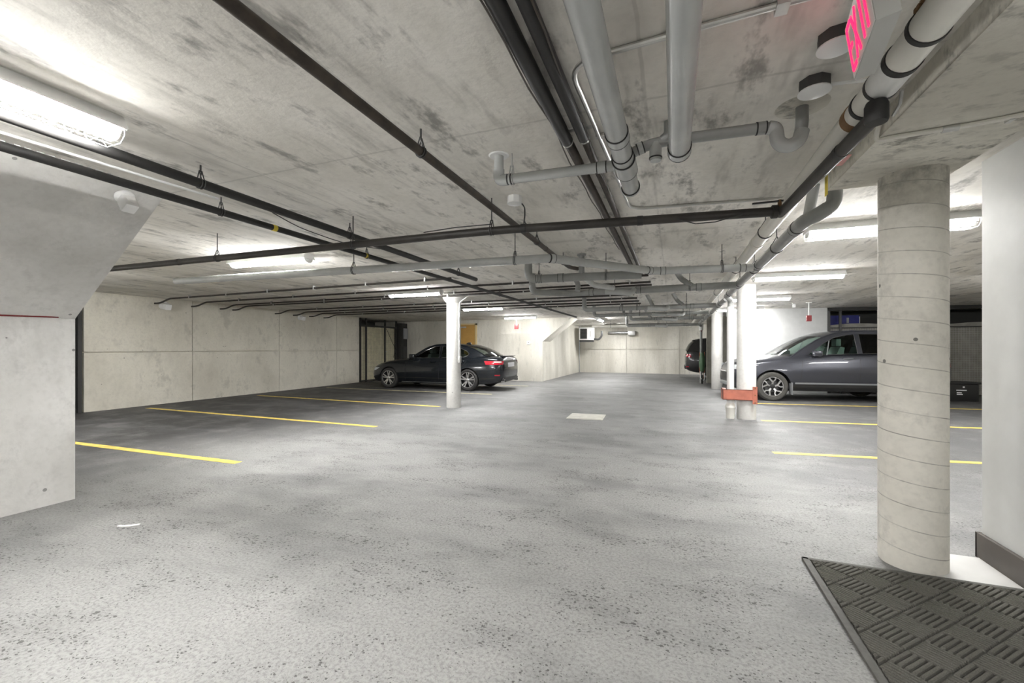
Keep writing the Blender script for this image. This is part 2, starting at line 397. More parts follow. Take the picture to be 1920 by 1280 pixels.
struct(MB().box((1.17, 17.3, 0), (3.6, 17.5, ZC)).build('wall_pier', 'pier_beige', smooth=False), 'beige concrete wall end beyond the white column')

# ------------------------------------------------------------------ columns
def column(loc, r, m, label, cap=False):
    t = thing('concrete_column', label, 'column', loc, 0, 'round concrete columns')
    zt = (ZB if loc[1] < 3.5 else ZC)
    prof = [(0, r * 1.0), (zt, r)] if not cap else [(0, r), (zt - .2, r)]
    me = MB().ring((0, 0, 0), (0, 0, 1), [(0, r * .985), (.012, r)] + [(zt * k / 6, r) for k in range(1, 6)] + [((zt - .17) if cap else zt, r)], 48)
    me.build('shaft', m, t)
    if cap:
        MB().ring((0, 0, 0), (0, 0, 1), [(zt - .17, r * .99), (zt - .12, r + .05), (zt - .03, r + .10), (zt, r + .10)], 32).build('capital', m, t)
    return t
column((1.355, 3.275, 0), .160, 'column_concrete', 'thick bare concrete column with spiral form marks at the mat corner')
column((1.26, 8.86, 0), .160, 'column_white', 'white column wearing the red steel pipe guard')
column((1.31, 15.0, 0), .165, 'column_white', 'white column between the far beige wall and the pipe riser')
cL = column((-4.50, 8.30, 0), .155, 'column_white', 'white column with a flared top in front of the black sedan', True)
MB().tube(fillet([(.165, -.06, 1.05), (.165, -.06, 2.28), (.165 + .22, -.02, 2.435), (.6, .0, 2.435)], .06), .011, 8).build('conduit', 'white_plastic', cL)
MB().bbox((.158, -.10, .98), (.20, -.02, 1.12), .005).build('switch_box', 'grey_plastic', cL)

# ------------------------------------------------------------------ ceiling lamps
def lamp_proto():
    t = bpy.data.objects.new('strip_light', None); COL.objects.link(t)
    MB().prism([(-.062, 0), (-.095, -.060), (-.095, -.068), (.095, -.068), (.095, -.060), (.062, 0)], -.61, .61, 0).build('housing', 'white_enamel', t, smooth=False)
    b = MB(); P = [(-.060, -.068), (-.055, -.082), (-.042, -.098), (-.020, -.107), (.020, -.107), (.042, -.098), (.055, -.082), (.060, -.068)]
    b.prism(P, -.585, .585, 0); b.build('lens', 'lamp_lens', t, smooth=False)
    for s in (-1, 1):
        MB().prism([(-.066, -.068), (-.061, -.084), (-.047, -.102), (-.022, -.113), (.022, -.113), (.047, -.102), (.061, -.084), (.066, -.068)], s * .585, s * .60, 0).build('end_cap', 'white_plastic', t, smooth=False)
    return t
def guard(t):
    g = MB()
    for k in range(17):
        x = -.60 + 1.2 * k / 16
        g.tube([(x, -.09, -.06), (x, -.088, -.10), (x, -.055, -.132), (x, .055, -.132), (x, .088, -.10), (x, .09, -.06)], .0022, 5)
    for y, z in ((-.088, -.10), (-.055, -.132), (0, -.132), (.055, -.132), (.088, -.10)): g.tube([(-.60, y, z), (.60, y, z)], .0022, 5)
    o = g.build('wire_guard', 'steel', t); return o
LP = lamp_proto(); used = [False]
LAMPS = [((-2.63, .70, ZC), PI / 2, 'guarded strip light over the sloping white soffit', True),
         ((-4.75, 3.95, ZC), 0.06, 'strip light over the bays below the long black pipe', False),
         ((-4.88, 7.38, ZC), 0, 'strip light just behind the flared column head', False),
         ((-4.92, 10.77, ZC), 0, 'strip light above the tail of the black sedan', False),
         ((-5.12, 14.40, ZC), 0, 'strip light close to the red pendant box by the tan door', False),
         ((1.785, 4.76, ZC), 0, 'guarded strip light behind the thick bare column', True),
         ((1.78, 7.66, ZC), .08, 'strip light between the pipe-guard column and the thick column', False),
         ((1.78, 10.80, ZC), .08, 'strip light over the bonnet of the slate SUV', False),
         ((1.78, 13.70, ZC), .10, 'strip light against the white wall behind the SUV', False),
         ((-2.66, 16.7, ZC), PI / 2, 'strip light seen end-on near the far unit heater', False),
         ((-2.70, 20.9, ZC), PI / 2, 'strip light at the end wall beside the unit heater', False),
         ((-8.6, 2.95, ZC), 0, 'added strip light hidden behind the sloping soffit, brightening the long wall', False),  # unseen extra lamp, put in to lift the long wall
         ((-1.93, -4.4, ZC), 0, 'strip light over the aisle well behind the viewpoint', False),
         ((0.36, -1.35, ZC), PI / 2, 'added fill strip light between the drains, unseen behind the viewpoint', False),  # added fill lamp, unseen, for the beam, thick column and mat
         ((5.2, 4.9, ZC), 0, 'added strip light out of view behind the white entrance wall', False),  # extra lamp out of frame, added to even out the lighting
         ((2.9, 20.3, ZC), 0, 'strip light over the far parked car', False),
         ((5.6, 8.6, ZC), 0.1, 'added strip light out of view over the empty bays beyond the thick column', False)]  # another unseen lamp added beyond the frame for more even light
for loc, rz, lab, gd in LAMPS:
    o = LP if not used[0] else copy_tree(LP0)
    if not used[0]:
        LP0 = LP; used[0] = True
    o.location = loc; o.rotation_euler = (0, 0, rz); tag(o, lab, 'light', 'fluorescent strip lights')
for o in [o for o in bpy.data.objects if o.name.startswith('strip_light')]:
    if 'guarded' in o['label']: guard(o)

# ------------------------------------------------------------------ paint on the floor
def line(p, q, label, wd=.10, m='yellow_paint'):
    p, q = Vector(p), Vector(q); d = (q - p).normalized(); n = Vector((-d.y, d.x, 0)) * wd / 2; b = MB()
    k = 14; rows = [[p.lerp(q, i / k) + n * (1 + .12 * random.uniform(-1, 1)) * s + Vector((0, 0, .003)) for s in (-1, 1)] for i in range(k + 1)]
    rows2 = [[v - Vector((0, 0, .003)) for v in r] for r in rows]
    b.grid(rows); b.grid(rows2, flip=True)
    for s in (0, 1): b.grid([[r[s], r2[s]] for r, r2 in zip(rows, rows2)])
    return tag(b.build('parking_line', m, smooth=False), label, 'line', 'yellow parking lines')
line((-10.3, 3.28, 0), (-4.60, 3.42, 0), 'yellow bay line disappearing behind the white ramp wall')
line((-10.62, 5.85, 0), (-4.58, 5.79, 0), 'yellow bay line reaching the long concrete wall, second from the white ramp wall')
line((-10.6, 8.46, 0), (-4.83, 8.27, 0), 'yellow bay line ending at the foot of the flared column')
line((-10.6, 10.92, 0), (-4.75, 10.98, 0), 'faded bay line alongside the black sedan', .09, 'faded_paint')
line((-5.9, 13.75, 0), (-4.6, 13.75, 0), 'faded bay line stub behind the tail of the black sedan', .09, 'faded_paint')
line((1.16, 6.10, 0), (6.2, 6.76, 0), 'yellow bay line running behind the thick bare column')
line((1.48, 8.72, 0), (6.6, 9.40, 0), 'yellow bay line starting by the column with the red guard')
line((1.75, 11.36, 0), (6.9, 12.04, 0), 'yellow bay line under the near side of the slate SUV', .09)
# access cover
t = thing('access_cover', 'pale square access cover set in the asphalt aisle', 'cover', (-1.53, 8.04, 0), .05)
MB().box((-.33, -.33, 0), (.33, .33, .006)).build('frame', 'drain_cover', t, smooth=False)
MB().bbox((-.30, -.30, .004), (.30, .30, .012), .003).build('lid', 'drain_cover', t)
sc = [(0, 0), (.03, .004), (.07, .02), (.10, .045), (.093, .055), (.06, .032), (.025, .016), (0, .012)]
P0 = at(219, 987, 0)
tag(MB().prism([(P0.x + x * 1.2, P0.y + y * 1.6) for x, y in sc], .001, .006, 2).build('paper_scrap', 'paper', smooth=False), 'small white paper scrap on the asphalt near the ramp wall', 'litter')

# ------------------------------------------------------------------ pipes
def hanger(parent, p, r, m='dark_steel', teardrop=True, zc=ZC, dirn=None):
    """rod and clevis ring; p is the pipe centre, dirn the pipe direction"""
    p = Vector(p); d = (dirn or Vector((0, 1, 0))).normalized(); b = MB()
    side = d.cross(Vector((0, 0, 1))).normalized()
    top = min(p.z + r + .05, zc - .012); pts = []
    for k in range(13):
        a = -PI / 2 - PI * .80 + PI * 1.6 * k / 12
        pts.append(p + side * math.cos(a) * (r + .004) + Vector((0, 0, math.sin(a) * (r + .004))))
    pts = [p + Vector((0, 0, top - p.z))] + pts + [p + Vector((0, 0, top - p.z))]
    for o in (-.008, .008): b.tube([q + d * o for q in pts], .0035, 5)
    b.tube([p + Vector((0, 0, top - p.z - .008)), Vector((p.x, p.y, zc))], .005, 6)
    return b.build('hanger', m, parent)
def coupling(parent, p, d, r, ln=.05, m='grey_pvc', lip=True, name='coupling'):
    d = Vector(d).normalized(); p = Vector(p)
    o = MB().ring(p - d * ln / 2, d, [(0, r), (.002, r * 1.09), (ln - .002, r * 1.09), (ln, r)], 24).build(name, m, parent)
    if lip:
        for e in (-1, 1): MB().ring(p + d * (e * ln / 2 - .003), d, [(0, r * 1.02), (0, r * 1.105), (.006, r * 1.105), (.006, r * 1.02)], 24).build('seal', 'black_seal', o)
    return o
def pipe(name, label, pts, r, m, cat='pipe', bend=.08, hang=(), group=None, cup=(), cm=None, n=16, hm='dark_steel', hzc=ZC):
    t = thing(name, label, cat, (0, 0, 0), 0, group)
    pts = [Vector(p) for p in pts]
    MB().tube(fillet(pts, bend), r, n).build('run', m, t)
    def on(i, f):
        a, b = pts[i], pts[i + 1]; return a.lerp(b, f), (b - a)
    for i, f in hang:
        p, d = on(i, f); hanger(t, p, r, hm, zc=hzc, dirn=d)
    for i, f in cup:
        p, d = on(i, f); coupling(t, p, d, r, r * 1.3, cm or m, lip=(m.startswith('grey') or m.startswith('white')))
    return t
# long dark lines running with the aisle
pipe('sprinkler_pipe', 'dark brown steel pipe crossing the aisle ceiling at a slant, clevis-hung', [(-1.24, -5.5, 2.33), (-1.24, 5.36, 2.33), (-1.16, 5.5, 2.33)], .024, 'brown_pipe', hang=[(0, .684), (0, .872), (0, .97)], cup=[(0, .9)], group='dark steel pipes under the ceiling')
tB = pipe('sprinkler_pipe', 'dark pipe passing beside the guarded strip light', [(-2.77, -5.5, 2.335), (-2.79, 5.85, 2.335)], .029, 'rubber_wrap', hang=[(0, .645), (0, .762), (0, .95)], group='dark steel pipes under the ceiling')
tC = pipe('sprinkler_pipe', 'long dark pipe with yellow tape marks above the sloping soffit edge', [(-3.24, -5.5, 2.335), (-3.22, 4.2, 2.335), (-3.05, 14.2, 2.335)], .026, 'rubber_wrap', hang=[(0, .80), (0, .97), (1, .35), (1, .7)], group='dark steel pipes under the ceiling')
for yy in (2.72, 3.9): MB().ring((-3.222, yy, 2.335), (0, 1, 0), [(-.02, .0265), (-.02, .0275), (.02, .0275), (.02, .0265)], 16).build('tape', 'yellow_tape', tC)
for a, b_ in (((-3.24, .2), (-3.24, 1.6)),):
    g = MB()
    for k in range(26):
        y = .3 + k * .05 + random.uniform(-.02, .02); g.box((-3.25, y, 2.36), (-3.22, y + random.uniform(.01, .04), 2.366))
    g.build('torn_wrap', 'galvanised', tC, smooth=False)['kind'] = 'stuff'
MB().tube(fillet([(-2.80, 2.35, 2.31), (-2.82, 2.6, 2.27), (-2.82, 3.1, 2.255), (-2.80, 3.6, 2.31)], .2), .004, 6).build('cable', 'black_plastic', tB)
# cross main
xm = [at(205, 504, 2.2), at(650, 460, 2.2), at(925, 432, 2.2), at(1462, 396, 2.2)]
xm = [Vector((-8.9, 2.92, 2.2))] + xm
tX = pipe('sprinkler_main', 'long black pipe crossing the whole aisle under the other lines', xm, .031, 'black_pipe', bend=.3, hang=[(1, .52), (2, .05), (2, .99)], cup=[(1, .35), (3, .12), (3, .55)], cm='rubber_wrap', group='dark steel pipes under the ceiling')
coupling(tX, xm[4] - Vector((.03, 0, 0)), (1, .12, 0), .04, .035, 'black_pipe', False)
MB().tube([xm[3] + Vector((-.6, -.03, .035)), xm[3] + Vector((-.3, -.034, .045)), xm[3] + Vector((0, -.03, .04))], .004, 6).build('cable', 'black_plastic', tX)
a_ = at(1268, 418, 2.165); b_ = at(1390, 410, 2.165)
MB().tube([a_ + Vector((0, -.03, .02)), a_.lerp(b_, .3) + Vector((0, -.03, -.022)), a_.lerp(b_, .6) + Vector((0, -.03, -.018)), b_ + Vector((0, -.03, .02))], .0035, 6).build('cable', 'black_plastic', tX)
MB().box((xm[4].x - .16, xm[4].y - .01, 2.262), (xm[4].x + .02, xm[4].y + .008, 2.272)).build('valve_lever', 'black_plastic', tX)
MB().tube([xm[4] + Vector((0, 0, .02)), xm[4] + Vector((0, 0, .075))], .012, 8).build('valve_stem', 'rust', tX)
# branch lines from the long wall
for i, y in enumerate((6.25, 7.05, 7.76, 8.10, 9.41, 10.06, 10.69, 11.30)):
    xe = -3.3 if i == 0 else (-.35 if i in (1, 2, 3) else -.75)
    ords = ['first', 'second', 'third', 'fourth', 'fifth', 'sixth', 'seventh', 'eighth'][i]
    t = pipe('branch_pipe', ords + ' thin black branch pipe along the long wall, counted from the white ramp wall', [(-11.1, y, 2.32), (-10.9, y, 2.32), (-10.6, y, 2.405), (xe, y - .25, 2.405)], .019, 'black_pipe', bend=.1, hang=(), group='thin black branch pipes', n=10)
    for k in range(6):
        f = (k + .6 + .1 * (i % 3)) / 6; x = -10.6 + (xe + 10.6) * f; yy = y - .25 * f
        MB().box((x - .012, yy - .022, 2.383), (x + .012, yy + .022, ZC - .001)).build('clip', 'galvanised', t, smooth=False)
# grey drains near the camera
tP1 = pipe('drain_pipe', 'thick grey plastic drain with a tee and capped end, beside the twin black pipes', [(-.237, -5.6, 2.30), (-.247, 2.74, 2.30)], .050, 'grey_pvc', cup=[(0, .918), (0, .946)], n=28, group='grey plastic drains')
coupling(tP1, (-.246, 2.40, 2.30), (0, 1, 0), .056, .16, 'grey_pvc')
MB().ring((-.247, 2.74, 2.30), (0, 1, 0), [(0, .050), (0, .054), (.03, .054), (.036, .048)], 28).build('end_cap', 'grey_pvc', tP1)
MB().ring((-.247, 2.735, 2.30), (0, 1, 0), [(0, .05), (0, .0565), (.007, .0565), (.007, .05)], 28).build('seal', 'black_seal', tP1)
hanger(tP1, (-.24, 1.0, 2.30), .05, 'galvanised'); hanger(tP1, (-.24, -1.6, 2.30), .05, 'galvanised')
tP2 = pipe('drain_pipe', 'thick straight grey plastic drain with a capped end pointing down the aisle', [(.031, -5.6, 2.27), (.029, 2.24, 2.27)], .050, 'grey_pvc', n=28, group='grey plastic drains')
coupling(tP2, (.029, 2.235, 2.27), (0, 1, 0), .050, .055, 'grey_pvc'); MB().ring((.029, 2.26, 2.27), (0, 1, 0), [(0, .046), (.02, .046), (.024, .04)], 24).build('end_cap', 'grey_pvc', tP2)
hanger(tP2, (.03, .9, 2.27), .05, 'galvanised'); hanger(tP2, (.03, -1.6, 2.27), .05, 'galvanised')
# lateral with elbow up through the slab
tS = pipe('drain_pipe', 'grey drain branch with a white-collared elbow rising into the slab', [(-.295, 2.39, 2.30), (-.975, 2.36, 2.30), (-.975, 2.36, ZC)], .028, 'grey_pvc', bend=.05, hang=[(0, .88)], hm='galvanised', n=20, group='grey plastic drains')
coupling(tS, (-.37, 2.387, 2.30), (1, .04, 0), .029, .05, 'grey_pvc'); coupling(tS, (-.905, 2.363, 2.30), (1, .04, 0), .029, .02, 'grey_pvc')
MB().tube(fillet([(-.92, 2.3625, 2.30), (-.975, 2.36, 2.30), (-.975, 2.36, 2.365)], .05, 8), .033, 20).build('elbow', 'grey_pvc', tS)
MB().ring((-.975, 2.36, ZC - .006), (0, 0, 1), [(0, .034), (0, .055), (.006, .062)], 24).build('collar', 'white_plastic', tS)
# trapped drain
yT = 2.335
tT = pipe('drain_trap', 'grey drain with a hanging U-bend trap next to the exit sign', [(-.195, 2.33, 2.33), (-.13, 2.33, 2.355), (-.05, 2.335, 2.365), (.41, 2.365, 2.365), (.46, 2.37, 2.36), (.47, 2.375, 2.285), (.515, 2.38, 2.262), (.56, 2.385, 2.285), (.575, 2.39, 2.36), (.575, 2.39, ZC)], .027, 'grey_pvc_dark', bend=.035, cat='pipe', hang=[(2, .22)], n=18, group='grey plastic drains')
MB().tube(fillet([(.43, 2.367, 2.364), (.462, 2.37, 2.355), (.472, 2.375, 2.285), (.515, 2.38, 2.262), (.562, 2.385, 2.285), (.575, 2.39, 2.335)], .04, 6), .0315, 18).build('u_bend', 'grey_pvc', tT)
coupling(tT, (.40, 2.364, 2.365), (1, .06, 0), .0275, .04, 'grey_pvc_dark')
coupling(tT, (-.16, 2.33, 2.345), (1, 0, .3), .028, .03, 'grey_pvc')
MB().ring((-.085, 2.335, 2.27), (0, 0, 1), [(0, .022), (.0, .028), (.02, .031), (.09, .031)], 20).build('cleanout', 'grey_pvc', tT)
MB().ring((-.085, 2.335, 2.282), (0, 0, 1), [(0, .028), (0, .033), (.006, .033), (.006, .028)], 20).build('seal', 'black_seal', tT)
MB().tube(fillet([(-.05, 2.33, 2.37), (-.02, 2.31, 2.385), (-.02, 2.31, ZC)], .03), .024, 14).build('riser', 'grey_pvc_dark', tT)
MB().ring((.575, 2.39, ZC - .004), (0, 0, 1), [(0, .028), (0, .105), (.004, .112)], 28).build('patch', 'beam_concrete', tT)
# twin wrapped lines
for k, (x, r0, lab) in enumerate(((-.53, .030, 'thicker'), (-.44, .027, 'thinner'))):
    t = pipe('wrapped_pipe', lab + ' of the twin black wrapped pipes tight to the ceiling', [(x, -5.6, 2.405), (x + .005, 6.6, 2.405)], r0 - .004, 'brown_pipe', n=14, group='twin black wrapped pipes')
    MB().ring((x, -5.5, 2.405), (0, 1, 0), [(0, r0), (7.6, r0 * 1.05), (7.74, r0 * 1.05), (7.75, r0 * .9)], 18).build('wrap', 'rubber_wrap', t)
    MB().ring((x, 2.235, 2.405), (0, 1, 0), [(0, r0 * .98), (0, r0 * 1.08), (.012, r0 * 1.08), (.012, r0 * .98)], 18).build('strap', 'steel', t)
    MB().box((x - r0 - .02, 2.2, ZC - .006), (x + r0 + .02, 2.23, ZC - .001)).build('clip', 'steel', t, smooth=False)
    g = []
    for q in range(40):
        yy = -1 + q * .15; g.append((x + (-1 if k == 0 else 1) * 0 + r0 * (1.05 if k == 0 else -.9) * (-1) + .006 * math.sin(q * 1.3), yy, 2.405 - r0 * .6 + .008 * math.sin(q * .7)))
    MB().tube(g, .004, 5).build('cable', 'baseboard_brown', t)
# steel conduits
tE = pipe('conduit', 'bright steel conduit bending round the thick grey drains', [(.47, 1.63, 2.437), (.1, 1.65, 2.437), (-.395, 1.68, 2.437), (-.325, 3.62, 2.437), (.90, 3.77, 2.437)], .0115, 'steel', cat='conduit', bend=.13, n=10, group='steel conduits')
for x in (.34, .02): MB().bbox((x - .02, 1.615, 2.424), (x + .02, 1.675, ZC - .001), .002).build('clip', 'steel', tE)
MB().bbox((-.36 - .03, 2.3, 2.43), (-.36 + .03, 2.33, ZC - .001), .002).build('clip', 'steel', tE)
zc2 = ZB - .012
p1 = at(1612, 272, zc2)
tF = pipe('conduit', 'steel conduit elbowing off the underside of the dropped beam', [(.945, p1.y - 0.10, ZC - .02), (.945, p1.y - .02, zc2), (1.0, 2.62, zc2), (1.30, 2.60, zc2), (1.765, 2.50, zc2), (1.78, 2.49, zc2)], .0115, 'white_pvc', cat='conduit', bend=.06, n=10, group='steel conduits')
MB().ring((1.22, 2.607, zc2), (1, -.06, 0), [(-.03, .012), (-.03, .016), (.03, .016), (.03, .012)], 12).build('coupling', 'steel', tF)
MB().bbox((1.41, 2.57, ZB - .026), (1.43, 2.61, ZB), .002).build('clip', 'steel', tF)
tG = pipe('conduit', 'thin pale conduit along the edge of the sloping soffit', [(-3.38, -4, 2.435), (-3.33, .9, 2.435), (-3.24, 2.25, 2.435)], .008, 'white_plastic', cat='conduit', bend=.3, n=8, group='steel conduits')
# white drain with couplings, black branch below it, grey collector beyond
tW = pipe('white_drain', 'long white drain pipe with black couplings beside the exit sign', [(.745, -5.6, 2.30), (.745, 21.5, 2.30)], .054, 'white_pvc', n=28, cat='pipe', hang=[(0, .362), (0, .43), (0, .52), (0, .65)], hm='dark_steel', group='white drain pipes')
for yy, l in ((1.70, .009), (1.86, .013), (2.02, .009), (2.16, .010)):
    MB().ring((.745, yy, 2.30), (0, 1, 0), [(-l, .054), (-l, .0585), (l, .0585), (l, .054)], 28).build('clamp', 'rubber_wrap', tW)
MB().ring((.745, 2.26, 2.30), (0, 1, 0), [(-.03, .054), (-.03, .0575), (.02, .0575), (.02, .054)], 28).build('band', 'rust', tW)
MB().ring((.745, 1.94, 2.30), (0, 1, 0), [(-.075, .054), (-.07, .057), (.07, .057), (.075, .054)], 28).build('sleeve', 'white_pvc_clean', tW)
MB().ring((.745, 4.62, 2.30), (0, 1, 0), [(-.06, .054), (-.06, .060), (.06, .060), (.06, .054)], 28).build('socket', 'white_pvc', tW)
g = MB()
for q in range(40):
    yy = 1.0 + q * .017; g.box((.70 - .004, yy, 2.335 + random.uniform(-.004, .004)), (.71, yy + .012, 2.345))
g.build('torn_edge', 'rust', tW, smooth=False)['kind'] = 'stuff'
kx = xm[4]
tK = pipe('black_branch', 'black pipe dropping from a black clamp and running below the white drain', [(.728, 2.02, 2.235), (.73, 2.05, 2.195), (kx.x + .03, kx.y - .25, 2.2), (kx.x + .012, kx.y + .05, 2.2)], .030, 'black_pipe', bend=.05, n=20, cup=[(1, .32)], cm='rubber_wrap', group='dark steel pipes under the ceiling')
MB().ring((.728, 2.02, 2.205), (0, 0, 1), [(-.045, .034), (-.035, .038), (.02, .038), (.036, .032)], 20).build('clamp', 'rubber_wrap', tK)
MB().tube([(.79, 1.98, 2.25), (.80, 2.02, 2.22), (.79, 2.05, 2.19)], .006, 6).build('bolt', 'steel', tK)
MB().box((.745, 2.44, 2.205), (.785, 2.56, 2.21)).build('tag_pink', 'pink_tag', tK, smooth=False)
MB().box((.752, 2.66, 2.10), (.754, 2.70, 2.20)).build('tag_yellow', 'yellow_tape', tK, smooth=False)
# collector with laterals
tR = pipe('collector_drain', 'grey collector drain running past the column tops to the white riser', [(.985, 3.475, 2.25), (.93, 3.49, 2.215), (.87, 3.57, 2.20), (.873, 8.3, 2.20), (.96, 8.70, 2.20), (.99, 8.79, 2.15), (.99, 8.79, 2.05)], .048, 'grey_pvc_dark', bend=.09, hang=[(2, .18), (2, .42), (2, .66), (2, .9)], cup=[(2, .04), (2, .36), (2, .385), (2, .70)], n=22, group='grey plastic drains')
MB().tube([(.90, 3.60, 2.21), (.93, 3.56, ZC)], .035, 16).build('riser', 'grey_pvc', tR)
MB().tube(fillet([(.97, 3.475, 2.24), (1.02, 3.475, 2.275), (1.03, 3.475, ZC)], .045), .045, 18).build('elbow', 'grey_pvc_dark', tR)
y1 = 5.2
tG1 = pipe('lateral_drain', 'grey lateral drain with a long bent run crossing above the bays', [at(330, 527, 2.18), at(1030, 484, 2.18), at(1225, 508, 2.18), (.815, 5.30, 2.18)], .042, 'grey_pvc', bend=.06, hang=[(0, .55), (0, .93), (2, .7)], cup=[(1, .02), (1, .95), (2, .1), (2, .9)], n=18, group='grey lateral drains')
g2 = at(985, 516, 2.2)
tG2 = pipe('lateral_drain', 'grey lateral drain with an elbow rising into the slab behind the twin pipes', [Vector((g2.x, g2.y + .12, ZC)), Vector((g2.x, g2.y + .12, 2.17)), Vector((-.35, 5.27, 2.17))], .050, 'grey_pvc_dark', bend=.09, hang=[(1, .1), (1, .7)], cup=[(1, .1), (1, .3)], n=18, group='grey lateral drains')
MB().tube([(-1.05, 5.2, 2.19), (-1.05, 5.2, ZC)], .036, 14).build('riser', 'grey_pvc_dark', tG2); MB().ring((-1.05, 5.2, ZC - .02), (0, 0, 1), [(0, .04), (0, .055), (.02, .055)], 18).build('collar', 'grey_pvc_dark', tG2)
MB().tube(fillet([(-1.0, 5.22, 2.16), (-.93, 5.3, 2.08), (-.75, 5.8, 2.10)], .08), .034, 14).build('branch', 'grey_pvc', tG2)
def lateral(label, y, xa, xb, r, elbows, z=2.2, ya=0.0, m='grey_pvc_dark'):
    t = pipe('lateral_drain', label, [(xa, y + ya, ZC), (xa, y + ya, z), (xa + .5, y + .1, z), (xb, y, z)], r, m, bend=.09, hang=[(2, .3), (2, .75)], cup=[(2, .15), (2, .45), (2, .8)], n=16, group='grey lateral drains')
    for x, dz, up, dx in elbows:
        if up: MB().tube(fillet([(x, y, z + .02), (x - dx, y + .05, z + .13), (x - dx - .08, y + .06, ZC)], .05), r * .8, 12).build('riser', m, t)
        else: MB().tube(fillet([(x, y, z), (x - .02, y - .08, z - .06), (x - .15, y - .14, z - .05), (x - .4, y - .14, z - .03)], .06), r * .85, 12).build('trap', 'grey_pvc', t)
    return t
lateral('grey lateral drain joining the collector just before the guarded column', 6.62, -2.05, .815, .050, [(.25, 0, True, .14), (-.55, 0, False, 0), (-1.4, 0, True, 0)], 2.17, -.3)
lateral('grey lateral drain just beyond the guarded column', 9.6, -1.9, .815, .050, [(.2, 0, True, .12), (-.4, 0, True, .05), (-.1, 0, False, 0)], 2.17, .12)
lateral('grey lateral drain with twin traps above the far aisle', 11.4, -2.0, .81, .045, [(-.1, 0, False, 0), (.25, 0, False, 0), (-1.2, 0, True, 0)], 2.17, .2)
lateral('dark lateral drain hung low near the far column', 13.2, -1.2, .82, .045, [(.1, 0, False, 0), (-.6, 0, True, .1)], 2.16, .1)
lateral('last dark lateral drain before the end wall', 16.2, -1.6, .85, .050, [(-.2, 0, False, 0)], 2.12, .1)
tQ = pipe('collector_drain', 'second grey collector drain between the riser and the far pier', [(.94, 8.95, 2.22), (.90, 9.2, 2.20), (.86, 16.9, 2.16), (.97, 17.25, 2.12), (.97, 17.25, 0)], .045, 'grey_pvc_dark', bend=.12, hang=[(1, .1), (1, .4), (1, .7)], cup=[(1, .05), (1, .3), (1, .6)], n=18, group='grey plastic drains')
MB().ring((.97, 17.25, 1.95), (0, 0, 1), [(0, .05), (0, .075), (.25, .075), (.25, .05)], 18).build('coupling', 'white_pvc_clean', tQ)
MB().box((.955, 17.20, 1.9), (.985, 17.205, 1.95)).build('tag_red', 'red_plastic', tQ, smooth=False)
pipe('white_drain', 'white pipe crossing the ceiling in front of the end wall', [(-3.3, 18.6, 2.24), (.62, 18.9, 2.22)], .065, 'white_pvc', hang=[(0, .2), (0, .7)], group='white drain pipes')
pipe('black_branch', 'thin dark pipe behind the white pipe at the end wall', [(-2.9, 19.6, 2.36), (.6, 19.8, 2.36)], .02, 'black_pipe', hang=[(0, .2), (0, .75)], n=10)
# white riser with the red guard
tV = thing('pipe_riser', 'white vertical drain riser standing beside the column behind the red guard', 'pipe', (.99, 8.79, 0))
MB().tube([(0, 0, .26), (0, 0, 2.06)], .060, 24).build('run', 'white_pvc_clean', tV)
MB().ring((0, 0, 0), (0, 0, 1), [(0, .062), (.02, .068), (.20, .082), (.205, .086), (.23, .086), (.25, .078), (.29, .062)], 24).build('socket', 'white_pvc', tV)
MB().ring((0, 0, 1.88), (0, 0, 1), [(0, .06), (0, .068), (.16, .068), (.16, .06)], 24).build('coupling', 'white_pvc_clean', tV)
tU = thing('pipe_guard', 'red-primed steel U-channel pipe guard bolted to the white column', 'pipe guard', (1.26, 8.86, .355))
fy = -.205
b = MB(); xL, xR = -.41, .10
b.box((xL, fy, 0), (xR, fy + .008, .19)); b.box((xL, fy, .182), (xR, fy + .04, .19)); b.box((xL, fy, 0), (xR, fy + .04, .008))
b.box((xL, fy, 0), (xL + .008, .12, .19)); b.box((xL, fy, .182), (xL + .07, .12, .19))
b.build('channel', 'primer_red', tU, smooth=False)
b = MB(); b.box((xR - .03, fy - .006, -.06), (xR + .045, fy + .002, .25)); b.box((xR, fy, .0), (xR + .01, -.13, .19)); b.build('flange', 'primer_red', tU, smooth=False)
for z in (-.035, .10, .225): MB().ring((xR + .012, fy - .014, z), (0, 1, 0), [(0, .010), (.004, .013), (.009, .013)], 8).build('bolt', 'rust', tU)

tag(MB().tube([(-4.812, -1 + .25 * k, 1.552 + .006 * math.sin(k * 1.7)) for k in range(13)], .006, 6).build('thin_cable', 'red_plastic'), 'thin dark red cable along the edge between white wall and soffit', 'cable')
# ------------------------------------------------------------------ boxes, sensors, cameras
def octbox(px, py, r, hgt, side, lid, label, wires=False):
    p = at(px, py, ZC - hgt); t = thing('junction_box', label, 'junction box', (p.x, p.y, ZC), .2, 'octagonal junction boxes')
    MB().ring((0, 0, -hgt + .008), (0, 0, 1), [(0, r * .97), (0.0, r), (hgt - .008, r)], 8).build('body', side, t, smooth=False)
    MB().ring((0, 0, -hgt), (0, 0, 1), [(0, r * .8), (.004, r * 1.03), (.009, r * 1.03)], 24).build('cover', lid, t)
    if wires:
        for s in (0, .012):
            MB().tube(fillet([(r * .9, s, -hgt + .01), (r * 1.35, .01 + s, -hgt - .02), (r * 1.3, .05 + s, -.12), (r * 1.0, .12 + s, -.16), (r * .8 + s * 3, .2, -.17)], .04), .005, 6).build('wire', 'black_plastic', t)
    return t
octbox(1568, 92, .060, .055, 'dark_steel', 'white_plastic', 'octagonal box with a white cover half hidden by the exit sign')
octbox(1527, 175, .060, .055, 'dark_steel', 'white_plastic', 'octagonal box with a white cover between exit sign and trap')
octbox(965, 383, .055, .06, 'white_plastic', 'white_plastic', 'white octagonal box trailing two loose wires', True)
